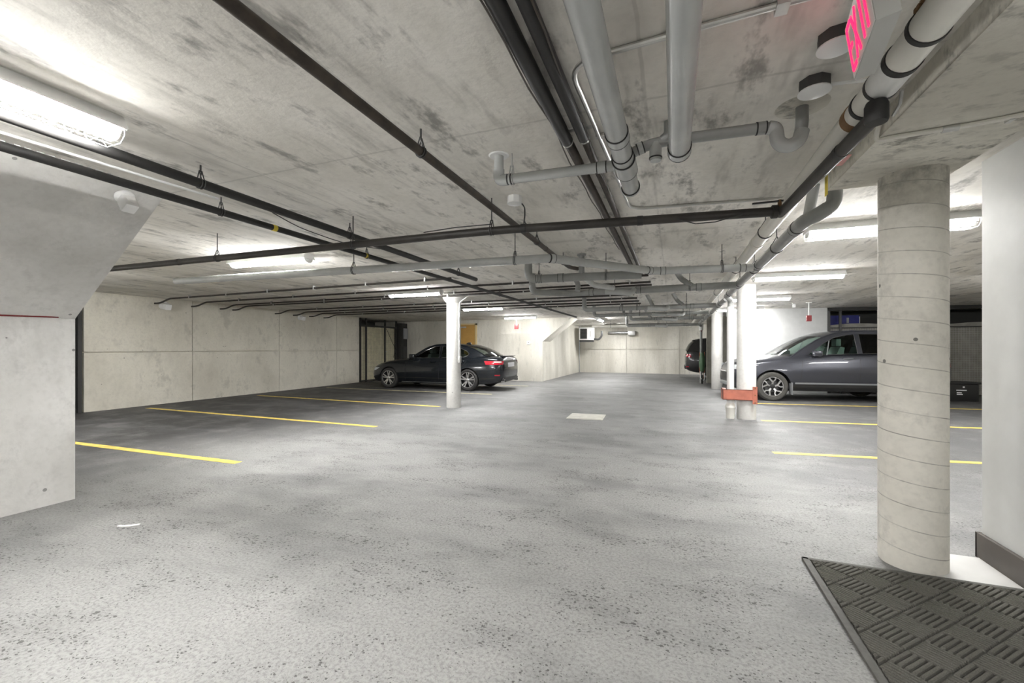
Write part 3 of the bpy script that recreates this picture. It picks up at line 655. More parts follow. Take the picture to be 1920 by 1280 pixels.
q = at(1560, 158, ZC - .03)
tag(MB().tube([at(1553, 158, 2.43), at(1630, 150, 2.43) ], .007, 8).build('conduit', 'white_plastic'), 'short white conduit from the octagonal box to the white drain', 'conduit', 'steel conduits')
def wallcam(name_loc, rz, s, label, tilt=0.0, slope=None):
    t = thing('security_camera', label, 'camera', name_loc, rz, 'white security cameras')
    if slope: t.rotation_euler = slope
    MB().ring((0, 0, 0), (0, 0, -1), [(0, .060 * s), (.010 * s, .060 * s), (.016 * s, .052 * s), (.03 * s, .026 * s)], 24).build('mount', 'white_plastic', t)
    hb = MB().bbox((-.038 * s, -.042 * s, -.125 * s), (.046 * s, .042 * s, -.026 * s), .012 * s).build('housing', 'white_plastic', t)
    MB().ring((.046 * s, 0, -.075 * s), (1, 0, 0), [(-.002, .026 * s), (.003, .026 * s), (.003, .018 * s)], 18).build('lens_ring', 'white_enamel', t)
    for yy in (-.022, .022): MB().box((-.039 * s, yy * s - .008 * s, -.112 * s), (-.036 * s, yy * s + .008 * s, -.104 * s)).build('vent_slot', 'grey_plastic', t)
    return t
# on the sloping soffit
zz = 2.33; fx = -4.82 + (zz - 1.55) / .90 * 1.18
cam_p = at(232, 366, zz); cp = Vector((fx, 1.98 - .25, zz))
best = None
for k in range(400):
    z = 1.6 + .85 * k / 400; p = at(233, 368, z); e = abs(p.x - (-4.82 + (z - 1.55) / .90 * 1.18))
    if best is None or e < best[0]: best = (e, p)
cp = best[1]; sa = math.atan2(.90, 1.18)
wallcam((cp.x, cp.y, cp.z), 0, 1.0, 'white box camera mounted on the sloping soffit', slope=(0, -sa * .9, 0))
wallcam((-11.09, 6.42, 2.29), 0, 1.6, 'small white camera on the long wall at the first branch pipe', slope=(0, -PI / 2 * .8, 0))
wallcam((-11.09, 10.3, 2.27), 0, 1.5, 'small white camera on the long wall at the sixth branch pipe', slope=(0, -PI / 2 * .8, 0))
wallcam((2.95, 13.0, ZC), 1.6, .8, 'small white camera on the ceiling above the SUV bonnet')
def pendant(loc, zb, s, label):
    t = thing('heat_detector', label, 'detector', (loc[0], loc[1], ZC), 0, 'red boxes on white stems')
    MB().bbox((-.06, -.03, -.02), (.06, .03, 0), .004).build('plate', 'white_plastic', t)
    MB().tube([(0, 0, -.01), (0, 0, zb - ZC + s)], .011, 8).build('stem', 'white_plastic', t)
    MB().bbox((-s * .42, -s * .3, zb - ZC), (s * .42, s * .3, zb - ZC + s * 1.15), .008).build('box', 'red_plastic', t)
pendant((-5.45, 14.9), 2.0, .16, 'red box hanging on a white stem by the alcove wall')
pendant((3.2, 12.7), 1.97, .13, 'red box hanging on a white stem above the slate SUV')
p = Vector((-4.9, 15.84, 1.52)); t = thing('wall_socket', 'small white outlet box on the cream alcove wall', 'socket', (-5.28, 15.85, 1.5))
MB().bbox((-.07, -.04, -.07), (.07, 0, .07), .008).build('plate', 'white_plastic', t); MB().ring((0, -.042, 0), (0, 1, 0), [(0, .02), (.004, .02)], 12).build('outlet', 'black_plastic', t)

# ------------------------------------------------------------------ exit sign
sA = at(1602, 152, 2.2); sB = at(1643, 38, 2.2); dirv = (sB - sA).normalized(); ang = math.atan2(dirv.y, dirv.x)
tX2 = thing('exit_sign', 'tilted grey exit sign with red lit letters hung under the slab', 'exit sign', (sA.x, sA.y, 2.2), ang)
# local x runs from the far end to the near end, local -y.. faces the aisle
ln = (sB - sA).length; th = .055; hgt = .185; sg = MB()
b = MB().bbox((0, 0, 0), (ln, th, hgt), .003)
hold = b.build('case', 'grey_plastic', tX2)
MB().box((.006, -.0015, .006), (ln - .006, .0005, hgt - .006)).build('face_plate', 'white_enamel', hold, smooth=False)
MB().box((ln * .4, .015, hgt - .005), (ln * .6, .04, ZC - 2.2)).build('bracket', 'grey_plastic', tX2)
def stroke(mb, x0, z0, x1, z1, wd):
    d = Vector((x1 - x0, z1 - z0)).normalized(); n = Vector((-d.y, d.x)) * wd / 2; q = [(x0 + n.x, z0 + n.y), (x1 + n.x, z1 + n.y), (x1 - n.x, z1 - n.y), (x0 - n.x, z0 - n.y)]
    mb.prism(q, -.0045, -.001, 1)
zl, zh, sw = hgt * .13, hgt * .87, .0125
for i, ch in enumerate('EXIT'):
    u0 = ln * (.09 + .225 * i + (-.03 if ch == 'T' else 0.03 if ch == 'I' else 0)); u1 = u0 + ln * .17; mb = MB(); um = (u0 + u1) / 2; zm = (zl + zh) / 2
    for st_ in {'E': [(u0, zl, u0, zh), (u0, zl, u1, zl), (u0, zm, u1 - .01, zm), (u0, zh, u1, zh)], 'X': [(u0, zl, u1, zh), (u0, zh, u1, zl)], 'I': [(um, zl, um, zh)], 'T': [(um, zl, um, zh), (u0, zh, u1, zh)]}[ch]: stroke(mb, *st_, sw)
    lo = mb.build('letter', 'exit_red', hold, smooth=False); lo['label'] = 'glowing red letter ' + ch
tX2.rotation_euler = (0.14, 0, ang)

# ------------------------------------------------------------------ entrance mat
mx0, mx1, my0, my1 = .74, 1.76, 1.15, 3.09
tM = thing('door_mat', 'charcoal ribbed entrance mat with a diagonal parquet pattern', 'mat', (0, 0, 0))
MB().box((mx0 + .03, my0 + .03, .006), (mx1, my1 - .02, .0095)).build('base', 'mat_rubber', tM, smooth=False)
b = MB(); B = .035
for (a, c) in (((mx0, my0), (mx0 + B, my1)), ((mx0, my1 - B * .8), (mx1, my1)), ((mx0, my0), (mx1, my0 + B))):
    b.bbox((a[0], a[1], .006 if a[0] > .9 else .0005), (c[0], c[1], .0165), .004)
b.build('border', 'mat_rubber', tM)
Q = .145; ru = Vector((1, 1, 0)).normalized(); rv = Vector((1, -1, 0)).normalized(); org = Vector((.827, 2.60, 0))
def bar(bm, c, u, v, lu, lv, z0, z1, ch):
    prof = [(-lv / 2, z0), (-lv / 2 + ch * .4, z1 - ch * .5), (-lv / 2 + ch * 1.2, z1), (lv / 2 - ch * 1.2, z1), (lv / 2 - ch * .4, z1 - ch * .5), (lv / 2, z0)]
    rows = []
    for t, dz in ((-lu / 2, -1), (-lu / 2 + ch, 0), (lu / 2 - ch, 0), (lu / 2, -1)):
        rows.append([bm.verts.new(c + u * t + v * a + Vector((0, 0, z if dz == 0 else z0 + (z - z0) * .35))) for a, z in prof])
    for i in range(3):
        for j in range(5): bm.faces.new((rows[i][j], rows[i][j + 1], rows[i + 1][j + 1], rows[i + 1][j]))
    bm.faces.new(rows[0]); bm.faces.new(rows[3][::-1])
inset = (mx0 + B + .006, mx1 - .02, my0 + B + .006, my1 - B * .8 - .006)
for i in range(-14, 15):
    for j in range(-10, 14):
        c = org + ru * (i + .5) * Q + rv * (j + .5) * Q
        if not (inset[0] - Q < c.x < inset[1] + Q and inset[2] - Q < c.y < inset[3] + Q): continue
        bm = bmesh.new()
        if (i + j) % 2 == 0:
            for k in range(6): bar(bm, c + rv * ((k - 2.5) / 6 * Q), ru, rv, Q * .96, Q / 6 * .80, .008, .0215, .006)
        else:
            for k in range(8): bar(bm, c + ru * ((k - 3.5) / 8 * Q), rv, ru, Q * .96, Q / 8 * .66, .008, .0195, .004)
        for co, no in (((inset[0], 0, 0), (-1, 0, 0)), ((inset[1], 0, 0), (1, 0, 0)), ((0, inset[2], 0), (0, -1, 0)), ((0, inset[3], 0), (0, 1, 0))):
            bmesh.ops.bisect_plane(bm, geom=bm.verts[:] + bm.edges[:] + bm.faces[:], plane_co=co, plane_no=no, clear_outer=True)
        if not bm.faces: bm.free(); continue
        MB().frombm(bm).build('rib_block', 'mat_fibre', tM)

# ------------------------------------------------------------------ storage cages
def wire(mb, o, du, lu, lz, z0, step=.05, r=.0018):
    o = Vector(o); du = Vector(du).normalized()
    for k in range(int(lu / step) + 1): mb.tube([o + du * (k * step) + Vector((0, 0, z0)), o + du * (k * step) + Vector((0, 0, z0 + lz))], r, 4, cap=False)
    for k in range(int(lz / step) + 1): mb.tube([o + Vector((0, 0, z0 + k * step)), o + du * lu + Vector((0, 0, z0 + k * step))], r, 4, cap=False)
    return mb
def sheet(o, du, dn, lu, z0, z1, amp, waves, seed, top=None):
    rnd = random.Random(seed); ph = [rnd.uniform(0, 6) for _ in range(4)]; b = MB(); rows = []; rows2 = []
    o, du, dn = Vector(o), Vector(du).normalized(), Vector(dn).normalized(); nu, nz = 40, 8
    for i in range(nz + 1):
        z = z0 + (z1 - z0) * i / nz; r = []; r2 = []
        for j in range(nu + 1):
            u = lu * j / nu; d = amp * (math.sin(u * waves + ph[0]) + .5 * math.sin(u * waves * 2.3 + ph[1])) * (.4 + .6 * (1 - i / nz))
            zt = z + (top(u) if (top and i == nz) else 0)
            q = o + du * u + dn * d; r.append((q.x, q.y, zt)); q2 = q + dn * .004; r2.append((q2.x, q2.y, zt))
        rows.append(r); rows2.append(r2)
    b.grid(rows); b.grid(rows2, flip=True); return b
# by the black sedan, in line with the long wall
tS1 = thing('storage_cage', 'wire storage cage with dark posts in front of the parked sedan', 'cage', (-11.12, 13.1, 0))
for yy, wd_ in ((0.03, .05), (.36, .05), (1.52, .045), (2.28, .06)): MB().box((-.03, yy - wd_ / 2, 0), (.03, yy + wd_ / 2, ZC)).build('post', 'cage_dark', tS1, smooth=False)
MB().box((-.03, 0, 2.13), (.025, 2.26, 2.19)).build('rail', 'cage_dark', tS1, smooth=False)
MB().box((-.03, 0, .02), (.025, 2.26, .06)).build('rail', 'cage_dark', tS1, smooth=False)
MB().tube([(.02, 1.58, 2.1), (.02, 2.24, 1.18), (.02, 2.05, .9)], .008, 6).build('brace_cable', 'cage_dark', tS1)
wire(MB(), (.0, .06, 0), (0, 1, 0), 2.15, 2.05, .07, .05, .0022).build('wire_mesh', 'cage_dark', tS1, smooth=False)['kind'] = 'stuff'
MB().ring((.03, 1.54, 1.15), (1, 0, 0), [(0, .02), (.03, .02), (.035, .012)], 12).build('lock', 'steel', tS1)
tag(sheet((-11.22, 13.12, 0), (0, 1, 0), (-1, 0, 0), 2.25, .0, 2.12, .035, 5, 3).build('cream_tarp', 'tarp_cream'), 'cream cover hung inside the wire cage by the sedan', 'tarp')
b = thing('meter_cabinet', 'dark cabinet with a pale grey box on it at the alcove corner', 'cabinet', (-11.1, 15.48, 0))
MB().bbox((-.05, -.05, .1), (.22, .36, 2.36), .01).build('body', 'cage_dark', b); MB().bbox((.22, .06, 1.68), (.29, .32, 2.14), .01).build('grey_box', 'box_grey', b); MB().bbox((.22, .06, .75), (.24, .32, 1.35), .006).build('door', 'dark_steel', b)
struct(MB().box((X0, 12.95, 0), (-11.15, 13.05, ZC)).build('wall_return', 'wall_concrete', smooth=False), 'end of the long concrete wall')
# strip of cage behind the white ramp wall
tS2 = thing('storage_cage', 'narrow wire cage panel at the near end of the long wall', 'cage', (-11.1, 3.3, 0))
for yy in (.05, 1.62): MB().box((-.03, yy - .03, 0), (.03, yy + .03, ZC)).build('post', 'cage_dark', tS2, smooth=False)
wire(MB(), (.0, .06, 0), (0, 1, 0), 1.55, 2.3, .05, .05, .003).build('wire_mesh', 'cage_dark', tS2, smooth=False)['kind'] = 'stuff'
# store behind the SUV
tS3 = thing('storage_cage', 'dark framed wire store beside the white wall behind the SUV', 'cage', tuple(along(0)), AR)
for x, wd_ in ((TC + .04, .07), (TC + .33, .05), (4.9, .05), (7.3, .06)): MB().box((x - wd_ / 2, 0, 0), (x + wd_ / 2, .05, ZC)).build('post', 'dark_steel', tS3, smooth=False)
MB().box((TC, 0, 2.36), (7.4, .05, ZC)).build('rail', 'cage_dark', tS3, smooth=False); MB().box((TC, .01, 1.86), (7.4, .04, 1.885)).build('rail', 'cage_dark', tS3, smooth=False)
wire(MB(), (TC + .05, .025, 0), (1, 0, 0), 4.7, 1.80, .06, .06, .0022).build('wire_mesh', 'steel', tS3, smooth=False)['kind'] = 'stuff'
sh = sheet(along(TC + .1, .12), AD, AN, 4.6, .04, 1.95, .035, 6, 9, lambda u: .05 * math.sin(u * 2.2))
tag(sh.build('grey_tarp', 'tarp_grey'), 'crumpled pale tarp behind the wire of the store', 'tarp')
shf = thing('storage_shelf', 'dark shelf deck inside the wire store behind the SUV', 'shelf', tuple(along(0)), AR)
MB().box((TC + .1, .25, 1.90), (4.4, 1.3, 1.935)).build('deck', 'cage_dark', shf, smooth=False)
for x in (TC + .12, 4.36):
    for y in (.27, 1.26): MB().box((x - .02, y - .02, 0), (x + .02, y + .02, 1.9)).build('leg', 'cage_dark', shf, smooth=False)
for x0, x1, lab in ((TC + .14, TC + .40, 'small dark blue box on the store shelf next to the white wall'), (TC + .44, TC + .92, 'larger dark blue box with a white stripe on the store shelf')):
    t = thing('storage_box', lab, 'box', tuple(along(0)), AR, 'boxes on the store shelf')
    MB().bbox((x0, .27, 1.936), (x1, .7, 2.24), .008).build('carton', 'box_blue', t)
    if x1 - x0 > .3:
        MB().box((x0 + .16, .266, 2.02), (x0 + .22, .2695, 2.17)).build('label_sticker', 'box_grey', t, smooth=False); MB().box((x1 + .002, .265, 1.96), (x1 + .012, .4, 2.2)).build('stripe', 'white_plastic', t, smooth=False)
t = thing('storage_box', 'pale box high in the store beyond the thick column', 'box', tuple(along(0)), AR, 'boxes on the store shelf')
MB().bbox((4.75, .5, 2.12), (5.25, .9, 2.26), .008).build('carton', 'box_grey', t); MB().box((4.72, .45, 1.98), (6.9, 1.2, 2.02)).build('plank', 'cage_dark', t)
MB().box((4.72, .45, 2.0), (4.76, .49, ZC - .002)).build('bracket', 'cage_dark', t); MB().box((6.86, .45, 2.0), (6.9, .49, ZC - .002)).build('bracket', 'cage_dark', t); MB().box((4.9, .5, 2.0), (5.1, .6, 2.13)).build('block', 'cage_dark', t)
tt = thing('storage_tote', 'black lidded tote with white print on the floor by the store', 'tote', (6.55, 13.75, 0), .13)
MB().bbox((-.33, -.2, 0), (.33, .2, .42), .02).build('tub', 'black_plastic', tt); MB().bbox((-.36, -.23, .42), (.36, .23, .47), .01).build('lid', 'black_plastic', tt)
b = MB()
for z, x0, x1 in ((.16, -.12, .0), (.20, -.12, -.02), (.26, -.13, .08), (.33, .0, .04)): b.box((x0, -.2045, z), (x1, -.202, z + (.022 if z < .3 else .035)))
b.build('print', 'paper', tt, smooth=False)

# ------------------------------------------------------------------ alcove door, heater, wheelbarrow
d = struct(MB().box((-8.50, 15.81, 0), (-7.58, 15.845, 2.24)).build('door_1', 'door_tan', smooth=False), 'tan painted steel door in the alcove')
b = MB(); b.box((-8.56, 15.79, 0), (-8.50, 15.85, 2.30)); b.box((-7.58, 15.79, 0), (-7.51, 15.85, 2.30)); b.box((-8.56, 15.79, 2.24), (-7.51, 15.85, 2.30)); b.build('door_frame', 'door_frame', d, smooth=False)
MB().tube([(-8.4, 15.80, 1.02), (-8.4, 15.76, 1.02), (-8.28, 15.76, 1.02)], .011, 8).build('door_handle', 'steel', d)
MB().bbox((-8.3, 15.74, 2.12), (-7.98, 15.80, 2.18), .006).build('door_closer', 'galvanised', d)
hx = thing('unit_heater', 'white unit heater with dark louvres hung near the end wall', 'heater', (-4.12, 21.75, 0), .05)
MB().bbox((-.36, -.25, 1.70), (.36, .25, 2.33), .015).build('case', 'white_enamel', hx)
fr = MB().box((-.30, -.262, 1.76), (.04, -.248, 2.27)).build('grille', 'black_plastic', hx, smooth=False)
for k in range(7): MB().prism([(-.272, 1.79 + k * .068), (-.258, 1.78 + k * .068), (-.258, 1.79 + k * .068), (-.272, 1.80 + k * .068)], -.29, .03, 0).build('louvre', 'dark_steel', hx, smooth=False)
MB().box((-.34, -.2, 1.60), (.34, .2, 1.70)).build('drip_tray', 'dark_steel', hx, smooth=False)
MB().box((.20, -.256, 1.86), (.215, -.25, 2.15)).build('slot', 'dark_steel', hx, smooth=False)
for x in (-.3, .3): MB().tube([(x, 0, 2.3), (x, 0, ZC)], .008, 6).build('hanger_rod', 'dark_steel', hx)
MB().tube(fillet([(.36, 0, 1.75), (.6, 0, 1.72), (.75, 0, 1.9), (.75, 0, 2.15)], .1), .05, 10).build('gas_pipe', 'dark_steel', hx)
cd = thing('cable_tray', 'grey duct with a pale end box on the end wall beside the heater', 'duct', (-3.15, 22.5, 2.06))
MB().bbox((0, -.03, -.03), (1.15, .17, .08), .008).build('duct', 'dark_steel', cd); MB().box((.0, -.035, .0), (1.1, -.03, .03)).build('strip', 'galvanised', cd); MB().bbox((1.0, -.06, -.12), (1.35, .17, .10), .01).build('end_box', 'galvanised', cd)
# green barrow stood on end
wb = thing('wheelbarrow', 'green barrow stood upright against the beige wall end at the far aisle', 'wheelbarrow', (.98, 16.85, 0))
rows = []
for i in range(9):
    a = PI * i / 8; z = .45 + .68 * i / 8; w_ = .03 + .075 * math.sin(PI * (.12 + .8 * i / 8)); rows.append([(x * w_, -.03 - .12 * (1 - x * x) * math.sin(PI * (.15 + .75 * i / 8)), z) for x in (-1, -.7, -.3, 0, .3, .7, 1)])
b = MB(); b.grid(rows); b.grid([[(p[0], p[1] + .012, p[2]) for p in r] for r in rows], flip=True); b.build('tray', 'green_paint', wb)
MB().tube(fillet([(-.08, .02, 1.15), (-.085, .03, .5), (-.05, 0, .2), (0, 0, .16)], .1), .013, 8).build('handle', 'orange_rust', wb); MB().tube(fillet([(.08, .02, 1.15), (.085, .03, .5), (.05, 0, .2), (0, 0, .16)], .1), .013, 8).build('handle', 'orange_rust', wb)
MB().ring((-.03, 0, .165), (1, 0, 0), [(0, .11), (0, .15), (.02, .165), (.04, .165), (.06, .15), (.06, .11)], 20, closed=True).build('wheel', 'tyre', wb)
MB().tube(fillet([(-.07, -.08, .45), (-.06, -.14, .2), (.06, -.14, .12), (.08, -.08, .4)], .08), .012, 8).build('leg', 'white_plastic', wb)

# ------------------------------------------------------------------ cars
def cat(ts, vs, t):
    """monotone-ish cubic interpolation"""
    if t <= ts[0]: return vs[0]
    if t >= ts[-1]: return vs[-1]
    i = max(k for k in range(len(ts) - 1) if ts[k] <= t); h = ts[i + 1] - ts[i]; u = (t - ts[i]) / h
    def slope(k):
        if k == 0: return (vs[1] - vs[0]) / (ts[1] - ts[0])
        if k == len(ts) - 1: return (vs[-1] - vs[-2]) / (ts[-1] - ts[-2])
        a = (vs[k] - vs[k - 1]) / (ts[k] - ts[k - 1]); b = (vs[k + 1] - vs[k]) / (ts[k + 1] - ts[k])
        return 0 if a * b <= 0 else 2 * a * b / (a + b)
    m0, m1 = slope(i), slope(i + 1)
    return (2*u**3-3*u**2+1)*vs[i] + (u**3-2*u**2+u)*h*m0 + (-2*u**3+3*u**2)*vs[i+1] + (u**3-u**2)*h*m1
class Car:
    def __init__(s, name, label, loc, rz, sp):
        s.t = thing(name, label, 'car', loc, rz, None); s.sp = sp
        st = sp['st']; s.ts = [r[0] for r in st]; s.L = s.ts[-1]
    def par(s, x): return [cat(s.ts, [r[k] for r in s.sp['st']], x) for k in range(1, 6)]
    def sect(s, x):
        w, zb, zs, zc, cr = s.par(x); h = zs - zb
        return [(0, zb), (.70 * w, zb), (.90 * w, zb + .03), (.955 * w, zb + .10), (.985 * w, zb + .3 * h), (w, zb + .52 * h), (.992 * w, zb + .70 * h), (.965 * w, zb + .80 * h + .0), (.955 * w, zs - .05), (.93 * w, zs - .012), (.86 * w, zs + .35 * (zc - zs)), (.6 * w, zs + .82 * (zc - zs)), (.3 * w, zc - .05 * (zc - zs)), (0, zc)]
    def side_y(s, x, z):
        q = s.sect(x)[2:11]
        for a, b in zip(q, q[1:]):
            if a[1] <= z <= b[1]: return a[0] + (b[0] - a[0]) * (z - a[1]) / max(1e-6, b[1] - a[1])
        return q[0][0] if z < q[0][1] else q[-1][0]
    def patch(s, name, m, fx0, fx1, z0, z1, off=.004, side=(-1, 1), n=10, nz=4, parent=None, thick=0.0):
        """piece lying on the flank: x between fx0(z), fx1(z)"""
        for sd in side:
            rows = []
            for j in range(nz + 1):
                z = z0 + (z1 - z0) * j / nz; a = fx0(j / nz) if callable(fx0) else fx0; b = fx1(j / nz) if callable(fx1) else fx1; r = []
                for i in range(n + 1):
                    x = a + (b - a) * i / n; y = s.side_y(x, z); e = .02
                    dy = (s.side_y(min(x + e, s.L), z) - s.side_y(max(x - e, 0), z)) / (min(x + e, s.L) - max(x - e, 0)); nl = math.hypot(dy, 1)
                    r.append((x - off * dy / nl, sd * (y + off / nl), z))
                rows.append(r)
            MB().grid(rows).build(name, m, parent or s.t)
    def lower(s, m):
        xs = []
        for a, b in zip(s.ts, s.ts[1:]):
            k = max(2, int((b - a) / .09)); xs += [a + (b - a) * i / k for i in range(k)]
        xs.append(s.L); mb = MB(); rows = []
        for x in xs:
            q = s.sect(x); rows.append([(x, -y, z) for y, z in q[::-1]] + [(x, y, z) for y, z in q[1:-1]])
        n = len(rows[0]); vs = [p for r in rows for p in r]; fs = []
        for i in range(len(rows) - 1):
            for j in range(n): fs.append((i * n + j, i * n + (j + 1) % n, (i + 1) * n + (j + 1) % n, (i + 1) * n + j))
        fs.append(tuple(range(n))[::-1]); fs.append(tuple((len(rows) - 1) * n + j for j in range(n))); mb.add(vs, fs)
        body = mb.build('body', [m, 'black_plastic'], s.t)
        cut = MB()
        for ax in s.sp['axles']:
            for sd in (-1, 1):
                y0, y1 = (.60, 1.2) if sd > 0 else (-1.2, -.60)
                cut.ring((ax, y0, s.sp['rw']), (0, 1, 0), [(0, s.sp['arch']), (y1 - y0, s.sp['arch'])], 40)
        co = cut.build('cutter', ['black_plastic']); co.parent = s.t
        md = body.modifiers.new('b', 'BOOLEAN'); md.operation = 'DIFFERENCE'; md.object = co; md.solver = 'EXACT'
        bpy.context.view_layer.update(); dg = bpy.context.evaluated_depsgraph_get(); me = bpy.data.meshes.new_from_object(body.evaluated_get(dg))
        body.modifiers.clear(); body.data = me; bpy.data.objects.remove(co)
        me.materials.clear(); me.materials.append(MATS[m]); me.materials.append(MATS['black_plastic'])
        for p in me.polygons:
            inside = any(math.hypot(p.center.x - ax, p.center.z - s.sp['rw']) < s.sp['arch'] * 1.004 for ax in s.sp['axles']) and abs(p.center.y) < .97
            p.material_index = 1 if inside or p.center.z < s.par(p.center.x)[1] + .02 else 0
        me.polygons.foreach_set('use_smooth', [True] * len(me.polygons)); me.set_sharp_from_angle(angle=math.radians(32)); s.body = body
    def rail(s, i): return s.sp['rail'][i]
    def rx(s, x, k):
        R = s.sp['rail']; return cat([r[0] for r in R], [r[k] for r in R], x)
    def belt(s, x): return s.par(x)[2] - .012
    def gy(s, x, z):
        zb = s.belt(x); zr = s.rx(x, 1); wb_ = s.par(x)[0] * .93; f = max(0, min(1, (z - zb) / max(.02, zr - zb)))
        return wb_ + (s.rx(x, 2) - wb_) * f
    def greenhouse(s, m, gw, gs, windows, i_ws, i_rf, gr):
        R = s.sp['rail']; fine = []
        for i in range(len(R) - 1):
            for k in range(4):
                x = R[i][0] + (R[i + 1][0] - R[i][0]) * k / 4; fine.append((i + k / 4, [x] + [s.rx(x, q) for q in range(1, 5)]))
        fine.append((len(R) - 1.0, list(R[-1])))
        def strip(lo, hi, name, mm, drop=0):
            rows = []
            for idx, (x, z, w_, sh_, cr) in fine:
                if lo <= idx <= hi: rows.append([(x + sh_ * (1 - u * u), w_ * u, z + cr * (1 - u * u) - drop) for u in (-1, -.85, -.6, -.3, 0, .3, .6, .85, 1)])
            return MB().grid(rows).build(name, mm, s.t)
        strip(0, i_ws, 'windscreen', gw); strip(i_ws, i_rf, 'roof', m); strip(i_ws, i_rf, 'headliner', 'black_plastic', .015); strip(i_rf, len(R) - 1, 'rear_window', gr)
        # flank frames with openings
        outer = [(x, s.belt(x) - .02) for x in [R[0][0] + (R[-1][0] - R[0][0]) * k / 16 for k in range(17)]]
        outer += [(v[0], v[1]) for _, v in reversed(fine)]
        for sd in (-1, 1):
            P3 = lambda p, o=0.0: Vector((p[0], sd * (s.gy(*p) + o), p[1]))
            loops = [[Vector((p[0], p[1], 0)) for p in lp] for lp in [outer] + [wn[1] for wn in windows]]
            flat = [p for lp in [outer] + [wn[1] for wn in windows] for p in lp]
            tris = tessellate_polygon(loops); b = MB(); b.add([P3(p) for p in flat], tris); b.add([P3(p, -.02) for p in flat], tris); b.build('side_frame', m, s.t)
            for nm, poly, gm, chrome in windows:
                tr = tessellate_polygon([[Vector((p[0], p[1], 0)) for p in poly]]); pn = MB().add([P3(p, -.008) for p in poly], tr).build('side_window', gm, s.t)
                if chrome: MB().tube([P3(p, .002) for p in poly], chrome, 6, closed=True).build('window_trim', s.sp['trim'], pn)
        # A pillars and window-edge strips
        for sd in (-1, 1):
            MB().tube([(v[0], sd * v[2], v[1]) for _, v in fine], .016, 8).build('roof_rail', m, s.t)
    def wheels(s, style, tyre='tyre'):
        r = s.sp['rw']; W = .215
        for ax in s.sp['axles']:
            for sd in (-1, 1):
                y = sd * (s.sp['track'] / 2); t = bpy.data.objects.new('wheel', None); COL.objects.link(t); t.parent = s.t; t.location = (ax, y, r); o = sd
                rr = s.sp['rim']
                MB().ring((0, -W / 2, 0), (0, 1, 0), [(.015, rr), (0, rr + .03), (.004, r * .90), (.03, r * .985), (.06, r), (W - .06, r), (W - .03, r * .985), (W - .004, r * .90), (W, rr + .03), (W - .015, rr)], 40, closed=True).build('tyre', tyre, t)
                MB().ring((0, 0, 0), (0, sd, 0), [(-.09, rr * .9), (.085, rr * .985), (.098, rr * 1.01), (.098, rr * .955), (.06, rr * .92), (-.02, rr * .80), (-.02, .02)], 36).build('rim', ['alloy_dark' if style == 'suv' else 'alloy_dark'], t)
                MB().ring((0, 0, 0), (0, sd, 0), [(.088, rr * 1.0), (.101, rr * 1.0), (.101, rr * .945), (.09, rr * .93)], 40, closed=True).build('rim_lip', 'alloy', t)
                sp_ = MB()
                for k in range(5):
                    a0 = 2 * PI * k / 5 + .3
                    def pol(a, q, d): return (q * math.cos(a), sd * d, q * math.sin(a))
                    def bar_(a1, q1, w1, a2, q2, w2, d1=.085, d2=.092):
                        v1 = [pol(a1 - w1 / q1, q1, d1), pol(a1 + w1 / q1, q1, d1), pol(a2 + w2 / q2, q2, d2), pol(a2 - w2 / q2, q2, d2)]; v2 = [(x, y_ - sd * .03, z) for x, y_, z in v1]
                        sp_.add(v1 + v2, [(0, 1, 2, 3), (7, 6, 5, 4), (0, 4, 5, 1), (1, 5, 6, 2), (2, 6, 7, 3), (3, 7, 4, 0)])
                    if style == 'sedan':
                        bar_(a0 - .08, .05, .022, a0 - .20, rr * .97, .019); bar_(a0 + .08, .05, .022, a0 + .20, rr * .97, .019)
                    else:
                        bar_(a0, .05, .02, a0, rr * .55, .024, .075); bar_(a0 - .03, rr * .5, .022, a0 - .34, rr * .75, .014); bar_(a0 - .34, rr * .72, .016, a0 - .30, rr * .98, .016); bar_(a0 + .03, rr * .5, .022, a0 + .38, rr * .98, .022)
                sp_.build('spokes', 'alloy', t, smooth=False)
                MB().ring((0, 0, 0), (0, sd, 0), [(.05, .06), (.085, .055), (.094, .03)], 20).build('hub_cap', 'alloy' if style == 'sedan' else 'alloy_dark', t)
                MB().ring((0, 0, 0), (0, sd, 0), [(-.03, .15), (.0, .15)], 24).build('brake_disc', 'dark_steel', t)
    def seats(s, xs, zt, m='seat_leather'):
        for x in xs:
            for y in (-.38, .38):
                st = bpy.data.objects.new('seat', None); COL.objects.link(st); st.parent = s.t; st.location = (x, y, 0)
                MB().prism([(0, zt - .55), (.16, zt - .55), (.22, zt - .16), (.13, zt - .14), (.06, zt - .3)], -.24, .24, 1).build('backrest', m, st)
                MB().bbox((.09, -.13, zt - .13), (.20, .13, zt + .05), .03).build('headrest', m, st)
    def seam(s, x0, x1, z0, z1, wd=.005):
        s.patch('door_seam', 'black_plastic', lambda f: x0 + (x1 - x0) * f - wd, lambda f: x0 + (x1 - x0) * f + wd, z0, z1, .0015, (-1, 1), 1, 8)
    def mirror(s, x, z, m):
        for sd in (-1, 1):
            y = s.gy(x, z); b = MB()
            mr = bpy.data.objects.new('door_mirror', None); COL.objects.link(mr); mr.parent = s.t; mr.location = (x, sd * y, z)
            MB().bbox((-.09, sd * .10 - .10, -.01), (.08, sd * .10 + .10, .125), .035).build('shell', m, mr); MB().box((-.03, min(0, sd * .1), .0), (.03, max(0, sd * .1), .03)).build('stalk', 'black_plastic', mr)
            MB().box((.079, sd * .10 - .075, .015), (.083, sd * .10 + .075, .105)).build('mirror_glass', 'chrome', mr)
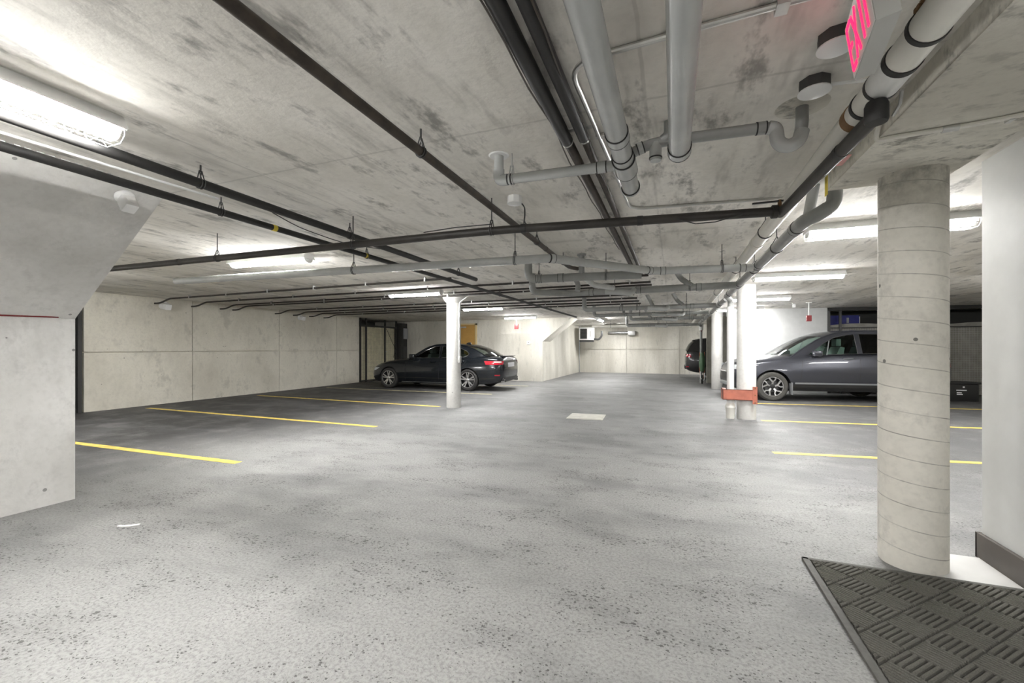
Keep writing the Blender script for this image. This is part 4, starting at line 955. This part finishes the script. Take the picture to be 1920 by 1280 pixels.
    def handle(s, x, z, m):
        for sd in (-1, 1):
            y = s.side_y(x, z); MB().tube(fillet([(x - .10, sd * (y - .005), z), (x - .085, sd * (y + .03), z + .005), (x + .085, sd * (y + .03), z + .012), (x + .10, sd * (y - .005), z + .012)], .02), .013, 8).build('door_handle', m, s.t)

#          x    w    zb   zs   zc  (crown)
SED = dict(st=[(0, .60, .30, .56, .60, 0), (.05, .72, .23, .62, .68, 0), (.16, .80, .19, .68, .76, 0), (.40, .865, .17, .76, .85, 0), (.80, .895, .17, .84, .92, 0), (1.40, .905, .17, .905, .985, 0), (2.2, .908, .17, .935, .96, 0), (3.1, .910, .17, .96, .97, 0), (3.7, .908, .18, .99, 1.02, 0), (4.1, .895, .19, .995, 1.045, 0), (4.42, .86, .22, .985, 1.05, 0), (4.58, .81, .27, .965, 1.05, 0), (4.65, .75, .33, .93, 1.03, 0), (4.69, .66, .38, .86, .90, 0), (4.71, .58, .42, .78, .80, 0)],
           axles=(.78, 3.64), rw=.33, arch=.365, rim=.238, track=1.60, trim='chrome',
           rail=[(1.50, .935, .80, -.26, .045), (1.85, 1.165, .725, -.2, .05), (2.2, 1.345, .645, -.14, .045), (2.5, 1.405, .61, -.08, .035), (2.9, 1.42, .595, 0, .03), (3.3, 1.385, .595, .06, .03), (3.7, 1.275, .61, .12, .035), (4.0, 1.135, .66, .15, .035), (4.2, 1.03, .70, .17, .03)])
SUV = dict(st=[(0, .62, .36, .66, .74, 0), (.05, .74, .30, .74, .84, 0), (.14, .82, .26, .82, .95, 0), (.38, .885, .24, .92, 1.04, 0), (.80, .915, .24, .99, 1.10, 0), (1.25, .925, .24, 1.055, 1.145, 0), (2.0, .928, .24, 1.11, 1.12, 0), (3.0, .928, .24, 1.14, 1.14, 0), (3.7, .922, .25, 1.16, 1.16, 0), (4.15, .90, .28, 1.16, 1.16, 0), (4.42, .85, .34, 1.12, 1.14, 0), (4.53, .78, .40, 1.02, 1.03, 0), (4.59, .68, .46, .94, .95, 0)],
           axles=(.84, 3.50), rw=.355, arch=.405, rim=.238, track=1.62, trim='dark_steel',
           rail=[(1.22, 1.055, .83, -.26, .06), (1.6, 1.325, .765, -.2, .06), (2.0, 1.56, .69, -.12, .05), (2.35, 1.665, .655, -.06, .045), (2.9, 1.705, .64, 0, .04), (3.6, 1.695, .635, .03, .035), (4.1, 1.645, .63, .05, .035), (4.35, 1.42, .69, .09, .05), (4.50, 1.15, .76, .08, .05)])
# black sedan
c = Car('sedan', 'black sedan parked nose-in at the wire cage behind the white column', (-8.66 - .78, 11.55 + .905, 0), 0, SED)
c.lower('paint_black')
c.greenhouse('paint_black', 'glass_dark', 'glass_dark', [('f', [(1.74, .985), (2.10, 1.225), (2.36, 1.33), (2.56, 1.345), (2.62, .99)], 'glass_dark', .008), ('r', [(2.70, .995), (2.65, 1.35), (2.95, 1.345), (3.25, 1.30), (3.52, 1.20), (3.62, 1.12), (3.58, 1.06), (3.45, 1.015)], 'glass_dark', .008)], 2, 5, 'glass_clear')
c.wheels('sedan'); c.seats((2.0, 3.0), 1.25); c.mirror(1.72, .98, 'paint_black')
c.handle(2.42, .86, 'paint_black'); c.handle(3.42, .89, 'paint_black')
c.seam(1.42, 1.42, .3, .85); c.seam(2.64, 2.66, .25, .93); c.seam(3.5, 3.35, .35, .60); c.seam(3.35, 3.62, .6, .95)
c.patch('tail_light', 'tail_red', lambda f: 4.22 - .05 * f, lambda f: 4.69, .80, .91, .006, n=16); c.patch('tail_light_strip', 'lamp_clear', lambda f: 4.47, lambda f: 4.66, .865, .895, .010, n=10)
c.patch('reflector', 'tail_red', 4.50, 4.64, .47, .50, .006); c.patch('head_light', 'lamp_clear', .045, lambda f: .22 + .18 * f, .57, .66, .006, n=12)
c.patch('sill_strip', 'galvanised', 1.25, 3.2, .215, .232, .004, n=20)
MB().box((4.706, -.26, .72), (4.718, .26, .85)).build('licence_plate', 'plate_white', c.t, smooth=False)
MB().bbox((4.55, -.52, 1.035), (4.665, .52, 1.062), .008).build('boot_lip', 'paint_black', c.t)
MB().bbox((4.55, -.62, .30), (4.712, .62, .40), .02).build('diffuser', 'black_plastic', c.t)
for sd in (-1, 1): MB().ring((4.60, sd * .55, .30), (1, 0, 0), [(0, .035), (.12, .042), (.125, .034), (.05, .03)], 18).build('exhaust_tip', 'chrome', c.t)
MB().prism([(3.12, 1.42), (3.22, 1.475), (3.31, 1.48), (3.34, 1.405)], -.015, .015, 1).build('antenna_fin', 'paint_black', c.t)
MB().box((1.55, -.72, .93), (4.05, .72, .985)).build('cabin_floor', 'black_plastic', c.t)
# slate SUV
fa = Vector((2.28, 11.99, 0)); ctr = fa - AD * .84 + AN * .92
c = Car('suv', 'slate grey SUV parked across the bay behind the thick column', (ctr.x, ctr.y, 0), AR, SUV)
c.lower('paint_slate')
c.greenhouse('paint_slate', 'glass_clear', 'glass_green', [('f', [(1.62, 1.125), (1.98, 1.40), (2.22, 1.545), (2.48, 1.61), (2.66, 1.625), (2.66, 1.155)], 'glass_green', .007), ('r', [(2.76, 1.16), (2.76, 1.63), (3.20, 1.625), (3.48, 1.61), (3.56, 1.18)], 'glass_privacy', .007), ('q', [(3.68, 1.19), (3.60, 1.60), (3.95, 1.55), (4.12, 1.40), (4.10, 1.235)], 'glass_privacy', .006)], 2, 6, 'glass_privacy')
c.wheels('suv', 'tyre_dusty'); c.seats((2.28, 3.1), 1.47); c.mirror(1.78, 1.11, 'paint_slate')
for sd in (-1, 1): MB().tube([(2.02, sd * (c.gy(2.02, 1.13) + .001), 1.13), (2.12, sd * (c.gy(2.12, 1.47) + .001), 1.47)], .012, 8).build('quarter_bar', 'silver_trim', c.t)
c.handle(2.45, 1.03, 'silver_trim'); c.handle(3.40, 1.05, 'silver_trim')
c.seam(1.42, 1.50, .36, 1.0); c.seam(2.66, 2.70, .32, 1.04); c.seam(3.4, 3.2, .35, .55); c.seam(3.2, 3.62, .55, 1.06)
c.patch('sill_cladding', 'black_plastic', 1.27, 3.08, .26, .42, .010, n=20); c.patch('sill_strip', 'silver_trim', 1.32, 3.06, .425, .465, .022, n=20)
for sd in (-1, 1):
    MB().bbox((1.235, sd * .86 - .10, .17), (1.262, sd * .86 + .07, .46), .008).build('mud_flap', 'mud_flap_grey', c.t)
c.patch('tail_light', 'tail_red', lambda f: 4.25 + .03 * f, 4.55, .86, 1.06, .006, n=12); c.patch('head_light', 'lamp_clear', .05, lambda f: .25 + .3 * f, .76, .88, .006, n=12)
MB().box((-.012, -.42, .46), (.012, .42, .66)).build('grille', 'black_plastic', c.t, smooth=False); MB().tube([(-.02, -.5, .68), (-.02, .5, .68)], .02, 8).build('grille_bar', 'chrome', c.t)
MB().bbox((-.03, -.5, .33), (.05, .5, .42), .02).build('bumper_lip', 'silver_trim', c.t)
MB().tube([(1.12, -.5, 1.115), (1.22, -.2, 1.15), (1.28, 0.1, 1.165)], .010, 6).build('wiper', 'black_plastic', c.t)
MB().box((1.35, -.75, 1.02), (4.2, .75, 1.115)).build('cabin_floor', 'black_plastic', c.t)
# car beyond the pier, mostly hidden
c = Car('parked_car', 'graphite car tail poking out beyond the beige wall end', (.48 + 4.59, 19.9, 0), PI, SUV)
c.lower('paint_graphite')
c.greenhouse('paint_graphite', 'glass_dark', 'glass_dark', [('f', [(1.62, 1.125), (1.98, 1.40), (2.22, 1.545), (2.66, 1.625), (2.66, 1.155)], 'glass_privacy', 0), ('r', [(2.76, 1.16), (2.76, 1.63), (3.48, 1.61), (3.56, 1.18)], 'glass_privacy', 0)], 2, 6, 'glass_privacy')
c.wheels('suv')
c.patch('tail_light', 'tail_red', lambda f: 4.36 + .03 * f, 4.55, .92, 1.04, .006, n=12); c.patch('reflector', 'tail_red', 4.45, 4.56, .5, .54, .006)
MB().bbox((4.05, -.55, 1.61), (4.30, .55, 1.64), .01).build('roof_spoiler', 'black_plastic', c.t)
MB().bbox((4.50, -.66, .42), (4.62, .66, .56), .03).build('bumper_lip', 'black_plastic', c.t)
